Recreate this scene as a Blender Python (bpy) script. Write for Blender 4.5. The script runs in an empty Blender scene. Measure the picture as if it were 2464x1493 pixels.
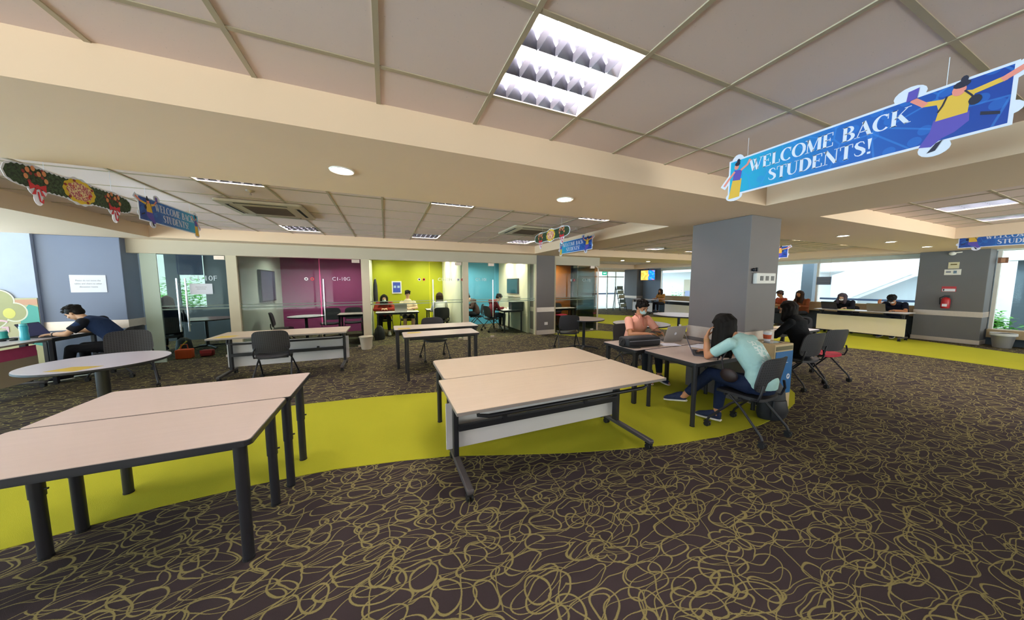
import bpy, bmesh, math, random
from mathutils import Vector, Matrix
random.seed(7)
SC = bpy.context.scene
COL = SC.collection
PI = math.pi
V = Vector
X, Y, Z = V((1,0,0)), V((0,1,0)), V((0,0,1))

# ------------------------------------------------------------------ materials
def srgb(c):
    if isinstance(c, str):
        c = [int(c[i:i+2], 16)/255 for i in (0,2,4)]
    return tuple(((v/12.92) if v <= .04045 else ((v+.055)/1.055)**2.4) for v in c) + (1,)
class NG:
    def __init__(s, name):
        s.m = bpy.data.materials.new(name); s.m.use_nodes = True
        s.t = s.m.node_tree; s.t.nodes.clear()
        s.out = s.n('ShaderNodeOutputMaterial')
    def n(s, typ, **kw):
        nd = s.t.nodes.new(typ)
        for k, v in kw.items(): setattr(nd, k, v)
        return nd
    def l(s, a, b): s.t.links.new(a, b)
    def v(s, nd, key, val):
        if hasattr(val, 'is_linked') or isinstance(val, bpy.types.NodeSocket): s.l(val, nd.inputs[key])
        else: nd.inputs[key].default_value = val
    def math(s, op, a, b=0.0, c=0.0):
        nd = s.n('ShaderNodeMath', operation=op)
        s.v(nd, 0, a); s.v(nd, 1, b)
        if op in ('MULTIPLY_ADD', 'SMOOTH_MIN', 'COMPARE'): s.v(nd, 2, c)
        return nd.outputs[0]
    def vmath(s, op, a, b=(0,0,0)):
        nd = s.n('ShaderNodeVectorMath', operation=op)
        s.v(nd, 0, a); s.v(nd, 1, b)
        return nd.outputs[0]
    def step(s, x, lo, hi):
        nd = s.n('ShaderNodeMapRange'); nd.interpolation_type = 'SMOOTHSTEP'
        s.v(nd, 0, x); nd.inputs[1].default_value = lo; nd.inputs[2].default_value = hi
        return nd.outputs[0]
    def mix(s, f, a, b):
        nd = s.n('ShaderNodeMix', data_type='RGBA')
        s.v(nd, 0, f); s.v(nd, 6, a); s.v(nd, 7, b)
        return nd.outputs[2]
    def coord(s, kind='Object'): return s.n('ShaderNodeTexCoord').outputs[kind]
    def noise(s, vec, scale, detail=2.0, rough=.5, out=0):
        nd = s.n('ShaderNodeTexNoise'); s.v(nd, 'Vector', vec)
        nd.inputs['Scale'].default_value = scale; nd.inputs['Detail'].default_value = detail
        nd.inputs['Roughness'].default_value = rough
        return nd.outputs[out]
    def bsdf(s, col, rough=.5, metal=0.0, spec=.5, bump=None, bs=.3, bd=.01, emis=None, es=0.0, coat=0.0):
        p = s.n('ShaderNodeBsdfPrincipled')
        s.v(p, 'Base Color', col); s.v(p, 'Roughness', rough); s.v(p, 'Metallic', metal)
        s.v(p, 'Specular IOR Level', spec); s.v(p, 'Coat Weight', coat)
        if bump is not None:
            b = s.n('ShaderNodeBump'); b.inputs['Strength'].default_value = bs; b.inputs['Distance'].default_value = bd
            s.l(bump, b.inputs['Height']); s.l(b.outputs[0], p.inputs['Normal'])
        if emis is not None:
            s.v(p, 'Emission Color', emis); s.v(p, 'Emission Strength', es)
        s.l(p.outputs[0], s.out.inputs[0])
        return s.m
_mc = {}
def mat(name, col, rough=.5, metal=0.0, spec=.5, var=.06, vscale=6.0, bump=0.0, bscale=200.0, es=0.0, coat=0.0):
    """plain procedural material: base colour with a little mottling and grain"""
    if name in _mc: return _mc[name]
    g = NG(name); c = srgb(col)
    co = g.coord()
    nz = g.noise(co, vscale, 3)
    dark = tuple(v*(1-var) for v in c[:3])+(1,); lite = tuple(min(1, v*(1+var)) for v in c[:3])+(1,)
    base = g.mix(nz, dark, lite)
    bm_ = g.noise(co, bscale, 2) if bump else None
    m = g.bsdf(base, rough, metal, spec, bm_, bump, .004, (c if es else None), es, coat)
    _mc[name] = m
    return m

# ------------------------------------------------------------------ mesh tools
def mk(): return bmesh.new()
def box(bm, x0, x1, y0, y1, z0, z1, M=None, bev=0.0):
    vs = [V((x,y,z)) for z in (z0,z1) for x,y in ((x0,y0),(x1,y0),(x1,y1),(x0,y1))]
    if M is not None: vs = [M @ v for v in vs]
    b = [bm.verts.new(v) for v in vs]
    fs = [bm.faces.new([b[i] for i in f]) for f in ((3,2,1,0),(4,5,6,7),(0,1,5,4),(1,2,6,5),(2,3,7,6),(3,0,4,7))]
    if bev:
        es = list({e for f in fs for e in f.edges})
        bmesh.ops.bevel(bm, geom=es, offset=bev, segments=2, profile=.5, affect='EDGES')
    return bm
def prism(bm, pts, z0, z1, M=None, bev=0.0):
    """extruded polygon, pts ccw in xy"""
    lo = [V((p[0],p[1],z0)) for p in pts]; hi = [V((p[0],p[1],z1)) for p in pts]
    if M is not None: lo = [M@v for v in lo]; hi = [M@v for v in hi]
    a = [bm.verts.new(v) for v in lo]; b = [bm.verts.new(v) for v in hi]
    n = len(pts); fs = [bm.faces.new(a[::-1]), bm.faces.new(b)]
    for i in range(n): fs.append(bm.faces.new((a[i], a[(i+1)%n], b[(i+1)%n], b[i])))
    if bev:
        es = list(fs[0].edges)+list(fs[1].edges)
        bmesh.ops.bevel(bm, geom=es, offset=bev, segments=2, profile=.5, affect='EDGES')
    return bm
def rrect(x0, x1, y0, y1, r, n=5):
    pts = []
    for cx, cy, a0 in ((x1-r,y0+r,-90),(x1-r,y1-r,0),(x0+r,y1-r,90),(x0+r,y0+r,180)):
        for i in range(n+1):
            a = math.radians(a0+90*i/n); pts.append((cx+r*math.cos(a), cy+r*math.sin(a)))
    return pts
def ngon(cx, cy, rx, ry=None, n=40, a0=0):
    ry = rx if ry is None else ry
    return [(cx+rx*math.cos(a0+2*PI*i/n), cy+ry*math.sin(a0+2*PI*i/n)) for i in range(n)]
def frame(d):
    d = V(d).normalized(); a = Z if abs(d.z) < .95 else X
    u = d.cross(a).normalized(); return u, d.cross(u).normalized(), d
def tube(bm, pts, r, seg=10, cap=True, flat=None):
    """round bar swept through points; r scalar or list"""
    pts = [V(p) for p in pts]; n = len(pts)
    rs = r if isinstance(r, (list, tuple)) else [r]*n
    rings = []; u0 = None
    for i, p in enumerate(pts):
        d = (pts[min(i+1,n-1)]-pts[max(i-1,0)]).normalized()
        if u0 is None: u0, w0, _ = frame(d)
        else:
            u0 = (u0 - d*u0.dot(d)); u0 = u0.normalized() if u0.length > 1e-5 else frame(d)[0]
        w = d.cross(u0)
        rings.append([bm.verts.new(p+(u0*math.cos(2*PI*k/seg)+w*math.sin(2*PI*k/seg))*rs[i]) for k in range(seg)])
    for a, b in zip(rings, rings[1:]):
        for k in range(seg): bm.faces.new((a[k], a[(k+1)%seg], b[(k+1)%seg], b[k]))
    if cap: bm.faces.new(rings[0][::-1]); bm.faces.new(rings[-1])
    return bm
def cyl(bm, p0, p1, r0, r1=None, seg=16): return tube(bm, [p0, p1], [r0, r0 if r1 is None else r1], seg)
def lathe(bm, prof, c=(0,0,0), seg=28):
    rings = []
    for r, z in prof:
        rings.append([bm.verts.new((c[0]+max(r,1e-4)*math.cos(2*PI*k/seg), c[1]+max(r,1e-4)*math.sin(2*PI*k/seg), c[2]+z)) for k in range(seg)])
    for a, b in zip(rings, rings[1:]):
        for k in range(seg): bm.faces.new((a[k], a[(k+1)%seg], b[(k+1)%seg], b[k]))
    bm.faces.new(rings[0][::-1]); bm.faces.new(rings[-1])
    return bm
def ball(bm, c, r, M=None, seg=18):
    r = r if isinstance(r, (tuple, list)) else (r, r, r)
    T = Matrix.Translation(V(c)) @ (M.to_4x4() if M is not None else Matrix()) @ Matrix.Diagonal((r[0], r[1], r[2], 1))
    nv = seg//2+1; top = bm.verts.new(T @ V((0,0,1))); bot = bm.verts.new(T @ V((0,0,-1))); rings = []
    for j in range(1, nv):
        a = PI*j/nv; sa, ca = math.sin(a), math.cos(a)
        rings.append([bm.verts.new(T @ V((sa*math.cos(2*PI*k/seg), sa*math.sin(2*PI*k/seg), ca))) for k in range(seg)])
    for k in range(seg):
        k2 = (k+1) % seg
        bm.faces.new((top, rings[0][k], rings[0][k2])); bm.faces.new((bot, rings[-1][k2], rings[-1][k]))
        for p, q in zip(rings, rings[1:]): bm.faces.new((p[k], q[k], q[k2], p[k2]))
    return bm
def loft(bm, cs, rx, ry, xd=(1,0,0), seg=20):
    """elliptical sections along a spine; xd = side direction"""
    cs = [V(c) for c in cs]; n = len(cs); rings = []
    for i, c in enumerate(cs):
        d = (cs[min(i+1,n-1)]-cs[max(i-1,0)]).normalized()
        x = V(xd); x = (x-d*x.dot(d)).normalized(); y = d.cross(x)
        rings.append([bm.verts.new(c+x*rx[i]*math.cos(2*PI*k/seg)+y*ry[i]*math.sin(2*PI*k/seg)) for k in range(seg)])
    for a, b in zip(rings, rings[1:]):
        for k in range(seg): bm.faces.new((a[k], a[(k+1)%seg], b[(k+1)%seg], b[k]))
    bm.faces.new(rings[0][::-1]); bm.faces.new(rings[-1])
    return bm
def capsule(bm, p0, p1, r0, r1, seg=14):
    cyl(bm, p0, p1, r0, r1, seg); ball(bm, p0, r0, seg=seg); ball(bm, p1, r1, seg=seg)
    return bm

def tag(o, label=None, cat=None, group=None, kind=None):
    if label: o['label'] = label
    if cat: o['category'] = cat
    if group: o['group'] = group
    if kind: o['kind'] = kind
    return o
def link(name, me, m, parent=None, smooth=None, M=None):
    o = bpy.data.objects.new(name, me); COL.objects.link(o)
    for mm in (m if isinstance(m, (list, tuple)) else [m]):
        if mm is not None: me.materials.append(mm)
    if parent: o.parent = parent
    if M is not None: o.matrix_local = M
    return o
def obj(name, bm, m, parent=None, smooth=None, M=None):
    """one bmesh -> one object; smooth = auto-smooth angle in degrees"""
    bmesh.ops.recalc_face_normals(bm, faces=bm.faces)
    if smooth:
        ang = math.radians(smooth)
        for f in bm.faces: f.smooth = True
        for e in bm.edges:
            if len(e.link_faces) == 2 and e.calc_face_angle(0) > ang: e.smooth = False
    me = bpy.data.meshes.new(name); bm.to_mesh(me); bm.free()
    return link(name, me, m, parent, None, M)
def struct(name, bm, m, parent=None, smooth=None, M=None):
    o = obj(name, bm, m, parent, smooth, M)
    if not parent: o['kind'] = 'structure'
    return o
def thing(name, label, cat, loc=(0,0,0), rz=0.0, group=None):
    o = bpy.data.objects.new(name, None); COL.objects.link(o)
    o.empty_display_size = .1
    o.location = loc; o.rotation_euler = (0,0,rz)
    return tag(o, label, cat, group)
def dup(root, label, loc, rz=0.0, group=None):
    def cp(o, par):
        c = o.copy(); COL.objects.link(c); c.parent = par
        for ch in kids_of.get(o.name, []): cp(ch, c)
        return c
    kids_of = {}
    for q in COL.objects:
        if q.parent: kids_of.setdefault(q.parent.name, []).append(q)
    r = cp(root, None); r.location = loc; r.rotation_euler = (0,0,rz); r['label'] = label
    if group: r['group'] = group
    elif 'group' in r: del r['group']
    return r
def child(root, name):
    return [q for q in bpy.data.objects if q.parent is root and q.name.split('.')[0] == name]
TMP = bpy.data.scenes.new('scratch')     # small scene used only to evaluate modifiers and text
def evaluate(o):
    TMP.collection.objects.link(o)
    with bpy.context.temp_override(scene=TMP, view_layer=TMP.view_layers[0]): dg = bpy.context.evaluated_depsgraph_get()
    dg.update()
    me = bpy.data.meshes.new_from_object(o.evaluated_get(dg))
    TMP.collection.objects.unlink(o)
    return me
def remesh(name, bm, m, voxel, parent=None, smooth=4, M=None, fac=.5):
    """union of overlapping closed shapes -> one continuous surface"""
    bmesh.ops.recalc_face_normals(bm, faces=bm.faces)
    me = bpy.data.meshes.new('t'); bm.to_mesh(me); bm.free()
    o = bpy.data.objects.new('t', me)
    r = o.modifiers.new('r', 'REMESH'); r.mode = 'VOXEL'; r.voxel_size = voxel; r.use_smooth_shade = True
    if smooth:
        s = o.modifiers.new('s', 'SMOOTH'); s.factor = fac; s.iterations = smooth
    res = evaluate(o)
    bpy.data.objects.remove(o); bpy.data.meshes.remove(me)
    res.name = name; res.materials.clear()
    res.polygons.foreach_set('use_smooth', [True]*len(res.polygons))
    return link(name, res, m, parent, None, M)
def basis(o, u, v):
    u = V(u).normalized(); v = V(v).normalized(); n = u.cross(v)
    M = Matrix((u, v, n)).transposed().to_4x4(); M.translation = V(o)
    return M
def text(name, body, size, M, m, parent=None, depth=.0008, align='CENTER', bold=0.0, sx=1.0):
    cu = bpy.data.curves.new('t', 'FONT'); cu.body = body; cu.size = size; cu.align_x = align; cu.align_y = 'CENTER'
    cu.extrude = depth; cu.offset = bold; cu.resolution_u = 3
    o = bpy.data.objects.new('t', cu)
    me = evaluate(o)
    bpy.data.objects.remove(o); bpy.data.curves.remove(cu)
    me.transform(Matrix.Diagonal((sx,1,1,1))); me.materials.clear(); me.name = name
    return link(name, me, m, parent, None, M)

# ------------------------------------------------------------------ palette
LAMP = 80.0; DL = 110.0; SKYSIDE = 2.5; GNDGLOW = 8.0; SKYFRONT = .95; ROOMK = .55
M_black = mat('black_powder_coat', '23232a', .42, .0, .5, .1)
M_steel = mat('brushed_steel', 'cfbfb4', .38, .6, .5, .08, 30)
M_chrome = mat('chrome', 'd8d8dc', .15, 1.0)
M_white = mat('white_paint', 'e6e3de', .55)
M_cream = mat('cream_paint', 'd3c8ae', .7, var=.03)
M_beam = mat('warm_cream_plaster', 'eccfb0', .75, var=.02, vscale=2)
M_grey = mat('charcoal_wall_paint', '6e6664', .5, var=.05, vscale=3)
M_dgrey = mat('dark_grey_wall_paint', '68686c', .55, var=.05, vscale=3)
M_rubber = mat('black_rubber', '151518', .6)
M_glassdk = mat('dark_screen', '101722', .12)
M_paper = mat('white_paper', 'e4e6f2', .7, var=.02)
M_ink = mat('grey_print', '8a8d9a', .7)
M_red = mat('red_enamel', 'b3202a', .35)

def carpet_mat():
    g = NG('scribble_carpet'); co = g.coord()
    w = g.noise(co, 2.3, 2, .5, 1)
    wv = g.vmath('MULTIPLY', g.vmath('SUBTRACT', w, (.5,.5,.5)), (.22,.22,0))
    base = g.vmath('ADD', co, wv)
    def vor(vec, scale, feat):
        nd = g.n('ShaderNodeTexVoronoi', feature=feat, voronoi_dimensions='2D'); g.v(nd, 'Vector', vec)
        nd.inputs['Scale'].default_value = scale; nd.inputs['Randomness'].default_value = 1.0
        return nd.outputs['Distance']
    def mp(rot, sc, loc):
        nd = g.n('ShaderNodeMapping'); g.l(base, nd.inputs['Vector'])
        nd.inputs['Rotation'].default_value = (0,0,rot); nd.inputs['Scale'].default_value = (sc[0],sc[1],1)
        nd.inputs['Location'].default_value = loc
        return nd.outputs[0]
    fz = g.noise(co, 260, 1)
    fzo = g.math('MULTIPLY', g.math('SUBTRACT', fz, .5), .02)
    tot = None
    def add(x):
        nonlocal tot
        tot = x if tot is None else g.math('MAXIMUM', tot, x)
    for rot, sc, loc, s, r, wd in ((.3,(1,1.9),(0,0,0),2.7,.37,.021),(1.4,(1,2.4),(3.3,1.7,0),2.3,.34,.018),
                              (2.3,(1.2,1.2),(7.1,4.2,0),3.4,.28,.026),(.9,(1,3.2),(5.7,9.1,0),2.1,.38,.015),(2.0,(1,3.0),(1.7,5.1,0),2.3,.42,.016)):
        d = vor(mp(rot, sc, loc), s, 'F1')
        rr = g.math('ADD', g.math('ABSOLUTE', g.math('SUBTRACT', d, r)), fzo)
        add(g.step(rr, wd, wd*.55))
    for rot, sc, loc, s, wd in ((.2,(1,1.8),(1,2,0),2.6,.014),):
        d = g.math('ADD', vor(mp(rot, sc, loc), s, 'DISTANCE_TO_EDGE'), fzo)
        add(g.step(d, wd, wd*.5))
    pile = g.noise(co, 420, 2)
    dk = g.mix(g.noise(co, 5, 2), srgb('2f2829'), srgb('393132'))
    dk = g.mix(g.math('MULTIPLY', pile, .55), dk, srgb('4a4144'))
    ln = g.mix(pile, srgb('6e6740'), srgb('9a9060'))
    col = g.mix(tot, dk, ln)
    h = g.math('ADD', g.math('MULTIPLY', tot, .6), g.math('MULTIPLY', pile, .5))
    return g.bsdf(col, .95, 0, .1, h, .5, .006)
M_carpet = carpet_mat()
def green_mat():
    g = NG('lime_green_carpet'); co = g.coord()
    big = g.noise(co, 1.3, 3); pile = g.noise(co, 330, 2)
    c = g.mix(big, srgb('b2b230'), srgb('c0c038'))
    c = g.mix(g.math('MULTIPLY', pile, .5), c, srgb('9c9c24'))
    return g.bsdf(c, .95, 0, .1, pile, .5, .005)
M_green = green_mat()
def tile_mat():
    g = NG('mineral_fibre_tile'); co = g.coord()
    sp = g.step(g.noise(co, 95, 3, .7), .66, .74)
    c = g.mix(g.noise(co, 1.1, 2), srgb('e4cdc4'), srgb('ecd6cc'))
    c = g.mix(g.math('MULTIPLY', sp, .5), c, srgb('857b76'))
    return g.bsdf(c, .9, 0, .2, sp, .4, .003)
M_tile = tile_mat()
M_rail = mat('ceiling_rail_paint', 'b4a48a', .6, var=.03)
def glass_mat(name, tint, refl=.3, frost=0.0):
    g = NG(name)
    tr = g.n('ShaderNodeBsdfTransparent'); tr.inputs[0].default_value = srgb(tint)
    gl = g.n('ShaderNodeBsdfGlossy'); gl.inputs['Roughness'].default_value = .02 + frost*.3
    gl.inputs['Color'].default_value = (.9,.95,.95,1)
    fr = g.n('ShaderNodeFresnel'); fr.inputs[0].default_value = 1.45
    mx = g.n('ShaderNodeMixShader')
    f = g.math('MULTIPLY', fr.outputs[0], refl)
    g.l(f, mx.inputs[0]); g.l(tr.outputs[0], mx.inputs[1]); g.l(gl.outputs[0], mx.inputs[2])
    last = mx.outputs[0]
    if frost:
        df = g.n('ShaderNodeBsdfTranslucent'); df.inputs[0].default_value = srgb('c9d3cc')
        d2 = g.n('ShaderNodeBsdfDiffuse'); d2.inputs[0].default_value = srgb('b9c4ba')
        m2 = g.n('ShaderNodeMixShader'); m2.inputs[0].default_value = .5
        g.l(df.outputs[0], m2.inputs[1]); g.l(d2.outputs[0], m2.inputs[2])
        m3 = g.n('ShaderNodeMixShader'); m3.inputs[0].default_value = frost
        g.l(last, m3.inputs[1]); g.l(m2.outputs[0], m3.inputs[2]); last = m3.outputs[0]
    g.l(last, g.out.inputs[0])
    return g.m
M_glass = glass_mat('clear_glass', 'e8f0ec', .18)
M_glassf = glass_mat('smoky_glass', 'b4c0c0', .35)
M_frost = glass_mat('frosted_glass', 'dfe8e0', .3, .75)
M_stripe = glass_mat('frosted_stripe', 'dfe8e6', .3, .45)
def emit_mat(name, col, s):
    g = NG(name); e = g.n('ShaderNodeEmission'); e.inputs[0].default_value = srgb(col); e.inputs[1].default_value = s
    g.l(e.outputs[0], g.out.inputs[0]); return g.m
M_tube = emit_mat('fluorescent_tube', 'fff1f2', LAMP)
M_dl = emit_mat('downlight_lamp', 'fff0d8', DL)
M_wood = None
def wood_mat(name, a, b, sc=(1.5,14,14), rough=.45):
    g = NG(name); co = g.coord()
    mpn = g.n('ShaderNodeMapping'); g.l(co, mpn.inputs[0]); mpn.inputs['Scale'].default_value = sc
    n = g.noise(mpn.outputs[0], 2.2, 4)
    return g.bsdf(g.mix(n, srgb(a), srgb(b)), rough, 0, .4)
M_top = wood_mat('pale_maple_laminate', 'c6b59f', 'cfbfa9')
M_top2 = wood_mat('greige_laminate', 'c6b5ac', 'cdbdb4')
M_topw = mat('white_laminate', 'dcd8de', .35, var=.02)
M_bench = wood_mat('oak_veneer', 'a8916f', 'bba585', (1,12,12))
M_panel = mat('white_modesty_panel', 'e8e5e8', .5, var=.02)
M_edge = mat('grey_edge_band', '8c8480', .5)
M_yel = mat('yellow_sticker', 'd9b92c', .5)

# ------------------------------------------------------------------ shell
X0, X1, Y0, Y1 = -8.0, 14.6, -4.6, 14.9
ZS, ZC = 2.48, 2.69
b_ = mk(); box(b_, X0-.2, X1+.3, Y0-.2, 11.5, -.1, 0); box(b_, 6.9, X1+.3, 11.5, Y1+.6, -.1, 0)
struct('floor', b_, M_carpet)
GREEN = [
 [(-4.2,2.62),(-2.9,2.66),(-2.21,2.74),(-1.55,2.85),(-1.0,2.88),(-.47,2.86),(.06,2.77),(.5,2.67),(1.0,2.48),(1.52,2.29),(2.04,2.14),(2.6,2.0),(3.2,1.92),(3.87,1.91),(4.4,1.96),(5.0,2.1),(5.46,2.3),(5.83,2.6),(5.98,3.0),(5.95,3.5),(5.7,3.95),(5.2,4.2),(4.6,4.3),(3.2,4.15),(2.0,4.2),(1.2,4.27),(.61,4.4),(.13,4.5),(-.35,4.57),(-.9,4.62),(-1.5,4.66),(-2.4,4.6),(-4.2,4.3)],
 [(4.9,8.2),(5.39,7.37),(6.03,6.66),(6.6,6.2),(7.1,6.3),(7.25,6.9),(7.1,7.66),(6.65,8.2)],
 [(7.3,11.6),(7.98,9.81),(8.75,7.98),(9.3,6.73),(9.9,5.2),(10.5,3.75),(10.75,3.1),(10.85,2.3),(10.8,1.29),(10.6,0),(10.2,-2),(12.6,-2),(12.95,0),(13.25,1.6),(13.72,2.97),(13.95,4.02),(13.75,6),(12.84,9.33),(10.28,12.65),(8.6,13.6)],
]
for k, p in enumerate(GREEN):
    struct('floor', prism(mk(), p, .0, .004), M_green)
COF = [(-8.0,4.0,-4.6,2.08),(-4.05,4.06,3.38,7.9),(5.3,10.4,-4.6,2.13),(5.0,13.6,3.45,7.9),(7.2,13.4,9.4,13.4)]
xs = sorted({X0, X1}|{c[i] for c in COF for i in (0,1)}); ys = sorted({Y0, Y1, 11.5}|{c[i] for c in COF for i in (2,3)})
bm = mk()
for a, b in zip(xs, xs[1:]):
    run = None
    for c, d in zip(ys+[Y1], ys[1:]+[Y1+1]):
        inside = c >= Y1 or (c >= 11.5 and b <= 7.2) or any(q[0] <= (a+b)/2 <= q[1] and q[2] <= (c+d)/2 <= q[3] for q in COF)
        if not inside and run is None: run = c
        if inside and run is not None: box(bm, a, b, run, c, ZS, ZC+.05); run = None
bm2 = bm
struct('ceiling', bm2, M_beam)
b_ = mk(); box(b_, X0-.2, X1+.3, Y0-.2, 11.5, 2.86, 2.95); box(b_, 7.0, X1+.3, 11.5, Y1+.5, 2.86, 2.95)
struct('ceiling', b_, M_cream)  # unseen slab above the tiles, put in to block sky light
LIGHTS = [(.6,1.15),(.6,-1.25),(-3.0,-1.25),(-3.0,1.15),(-6.0,-1.25),(-6.0,1.15),(.6,-3.6),(-3.0,-3.6),
 (-1.8,3.7),(.6,3.7),(3.0,3.7),(-1.8,6.9),(.6,6.9),(3.0,6.9),(7.4,1.15),(9.4,1.15),(7.4,-1.25),(9.4,-1.25),
 (7.5,6.9),(9.4,3.7),(9.4,6.9),(11.7,6.9),(8.2,10.4),(11.4,10.4),(7.5,3.7),(11.7,3.7)]
rb = mk(); tb = mk()
for ci, (a, b, c, d) in enumerate(COF):
    # tile lattice: multiples of 0.6 in x; in y anchored so that fixtures fill a cell
    ya = {0:1.15,1:3.7,2:1.15,3:3.7,4:10.4}[ci]; xa = {0:0,1:0,2:.2,3:.4,4:.2}[ci]
    fx = [(l[0], l[1]) for l in LIGHTS if a < l[0] < b and c < l[1] < d]
    gx = [xa+.6*k for k in range(-20, 30) if a < xa+.6*k < b]
    yb = [ya+.59*k for k in range(-20, 20) if c < ya+.59*k < d] if ci != 1 else [3.7,4.3,4.9,5.5,6.15,6.9,7.5]
    gxx = [a]+gx+[b]; gyy = [c]+yb+[d]
    for x_a, x_b in zip(gxx, gxx[1:]):
        for y_a, y_b in zip(gyy, gyy[1:]):
            mx_, my_ = (x_a+x_b)/2, (y_a+y_b)/2
            if any(f[0] < mx_ < f[0]+.6 and f[1] < my_ < f[1]+.6 for f in fx): continue
            box(tb, x_a, x_b, y_a, y_b, ZC+.004, ZC+.02)
    for gx_ in gx:
        box(rb, gx_-.012, gx_+.012, c, d, ZC-.002, ZC+.0045)
    for gy_ in yb:
        box(rb, a, b, gy_-.012, gy_+.012, ZC-.001, ZC+.0045)
struct('ceiling', tb, M_tile)
struct('trim_1', rb, M_rail)

# fluorescent fixtures
M_refl = mat('aluminium_louvre', 'a8aab4', .3, .85, .5)
def make_light():
    t = thing('ceiling_light', 'x', 'ceiling light', (0,0,0))
    b = mk()
    box(b, .005,.595,.005,.595,.1,.112); box(b, .0,.008,.0,.6,0,.112); box(b, .592,.6,.0,.6,0,.112)
    box(b, .008,.592,.0,.008,0,.112); box(b, .008,.592,.592,.6,0,.112)
    obj('housing', b, M_white, t)
    for j in range(3):
        yc = .6*(j+.5)/3
        obj('tube', tube(mk(), [(.03,yc,.07),(.57,yc,.07)], .014, 8), M_tube, t, 60)
    b = mk()
    for j in range(4):     # wedge shaped long reflectors between the tubes
        yc = .2*j; w = .055
        ya, yb_ = max(.009, yc-w), min(.591, yc+w)
        vs = [(.01,ya,.098),(.01,yb_,.098),(.01,min(max(yc,.012),.588),.012),(.59,ya,.098),(.59,yb_,.098),(.59,min(max(yc,.012),.588),.012)]
        v = [b.verts.new(q) for q in vs]
        for f in ((0,1,2),(5,4,3),(0,2,5,3),(1,4,5,2),(0,3,4,1)): b.faces.new([v[i] for i in f])
    obj('reflector', b, mat('dark_mirror_reflector','5c5f68',.25,.95), t)
    b = mk()
    for j in range(3):
        for k in range(1, 6):
            xk = .1*k; yc = .2*j
            pts = [(xk-.009,.04),(xk,.002),(xk+.009,.04)]
            v = [b.verts.new((q[0], yy, q[1])) for yy in (yc+.004, yc+.196) for q in pts]
            for f in ((0,1,2),(5,4,3),(0,3,4,1),(1,4,5,2),(2,5,3,0)): b.faces.new([v[i] for i in f])
    obj('louvre', b, M_refl, t)
    return t
LL = {(.6,1.15):'large square louvred ceiling light overhead, nearest the camera',
 (-1.8,3.7):'louvred ceiling light partly cut off by the beam, above the big cassette air conditioner',
 (.6,3.7):'louvred light just behind the beam, near middle of the second ceiling bay',
 (3.0,3.7):'louvred light behind the beam at the right end of the second ceiling bay',
 (-1.8,6.9):'small louvred light at the back left, beyond the cassette air conditioner',
 (.6,6.9):'small louvred light at the back middle, above the lime green room',
 (3.0,6.9):'small louvred light at the back right, beside the garland board and banner',
 (7.4,1.15):'louvred ceiling light right of the big banner, longer looking of two on the right',
 (9.4,1.15):'louvred ceiling light just above the far right banner',
 (7.5,6.9):'distant ceiling light left of the grey column, above the seated man in pink',
 (9.4,3.7):'distant ceiling light just right of the grey column top',
 (9.4,6.9):'distant ceiling light touching the left edge of the grey column',
 (7.5,3.7):'distant ceiling light hidden just behind the right edge of the big grey column', (11.7,3.7):'distant ceiling light above the long window desk',
 (11.7,6.9):'faint distant ceiling light right of the column, farther back',
}
_l0 = make_light(); first = True
for (lx, ly) in LIGHTS:
    lab = LL.get((lx,ly), 'louvred ceiling light behind the camera or hidden by beams')
    gp = 'square louvred ceiling lights'
    if first: _l0.location = (lx,ly,ZC); _l0['label'] = lab; _l0['group'] = gp; first = False
    else: dup(_l0, lab, (lx,ly,ZC), 0, gp)
# downlights on the beams
def make_dl():
    t = thing('downlight', 'x', 'downlight')
    obj('ring', lathe(mk(), [(.062,.0),(.082,-.006),(.088,0),(.088,.002),(.06,.002)]), M_white, t, 40)
    obj('lamp', lathe(mk(), [(.0,-.001),(.06,-.001),(.06,.001),(0,.001)]), M_dl, t)
    return t
_d0 = make_dl()
DLS = [(-.28,2.73,'round downlight in the near beam, left of the two near the middle'),(1.76,2.74,'round downlight in the near beam, second from left'),
 (7.83,2.8,'downlight right of the column, nearest of the row on the right'),(9.88,2.8,'downlight right of the column, middle of its row'),(12.0,2.83,'downlight farthest right in the row above the grey wall pillar'),
 (8.3,8.9,'tiny downlight far off, left of the television'),(9.6,8.9,'tiny downlight far off, above the television')]
for k, (a, b, lab) in enumerate(DLS):
    o = _d0 if k == 0 else dup(_d0, lab, (0,0,0))
    o.location = (a,b,ZS-.0025); o['label'] = lab; o['group'] = 'round downlights in the beams'

# outer walls
wb_ = mk(); box(wb_, X0-.2, X1+.3, Y0-.2, Y0, 0, .12); box(wb_, X0-.2, X1+.3, Y0-.2, Y0, 2.46, 2.86)
for k in range(12): box(wb_, -8+2*k, -7.92+2*k, Y0-.12, Y0-.02, .12, 2.46)
box(wb_, -3.0, 4.5, Y0-.2, Y0-.001, .1, 2.47)  # solid stretch put behind the camera to cut light on the beam face
struct('wall_back', wb_, M_cream)
wl = mk()
box(wl, X0-.2, X0, Y0, 11.5, 0, .3); box(wl, X0-.2, X0, Y0, 11.5, 2.46, 2.86); box(wl, X0-.2, -5.98, 11.5, 11.52, 2.5, 2.86)
for yy in (-4.6,-2,2,5.6,8.2,11.38): box(wl, X0-.2, X0, yy, yy+.12, .3, 2.46)
struct('wall_left', wl, M_cream)
for k,(a,b) in enumerate(((-4.5,-2),(-1.88,2),(2.12,5.6),(5.72,8.2),(8.32,11.38))):
    struct('window_%d'%(k+1), box(mk(), X0-.11, X0-.1, a, b, .3, 2.46), M_glass)
struct('window_20', box(mk(), X0, X1, Y0-.08, Y0-.07, .12, 2.46), M_glass)  # unseen rear glazing, added to bring light onto the ceiling

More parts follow.
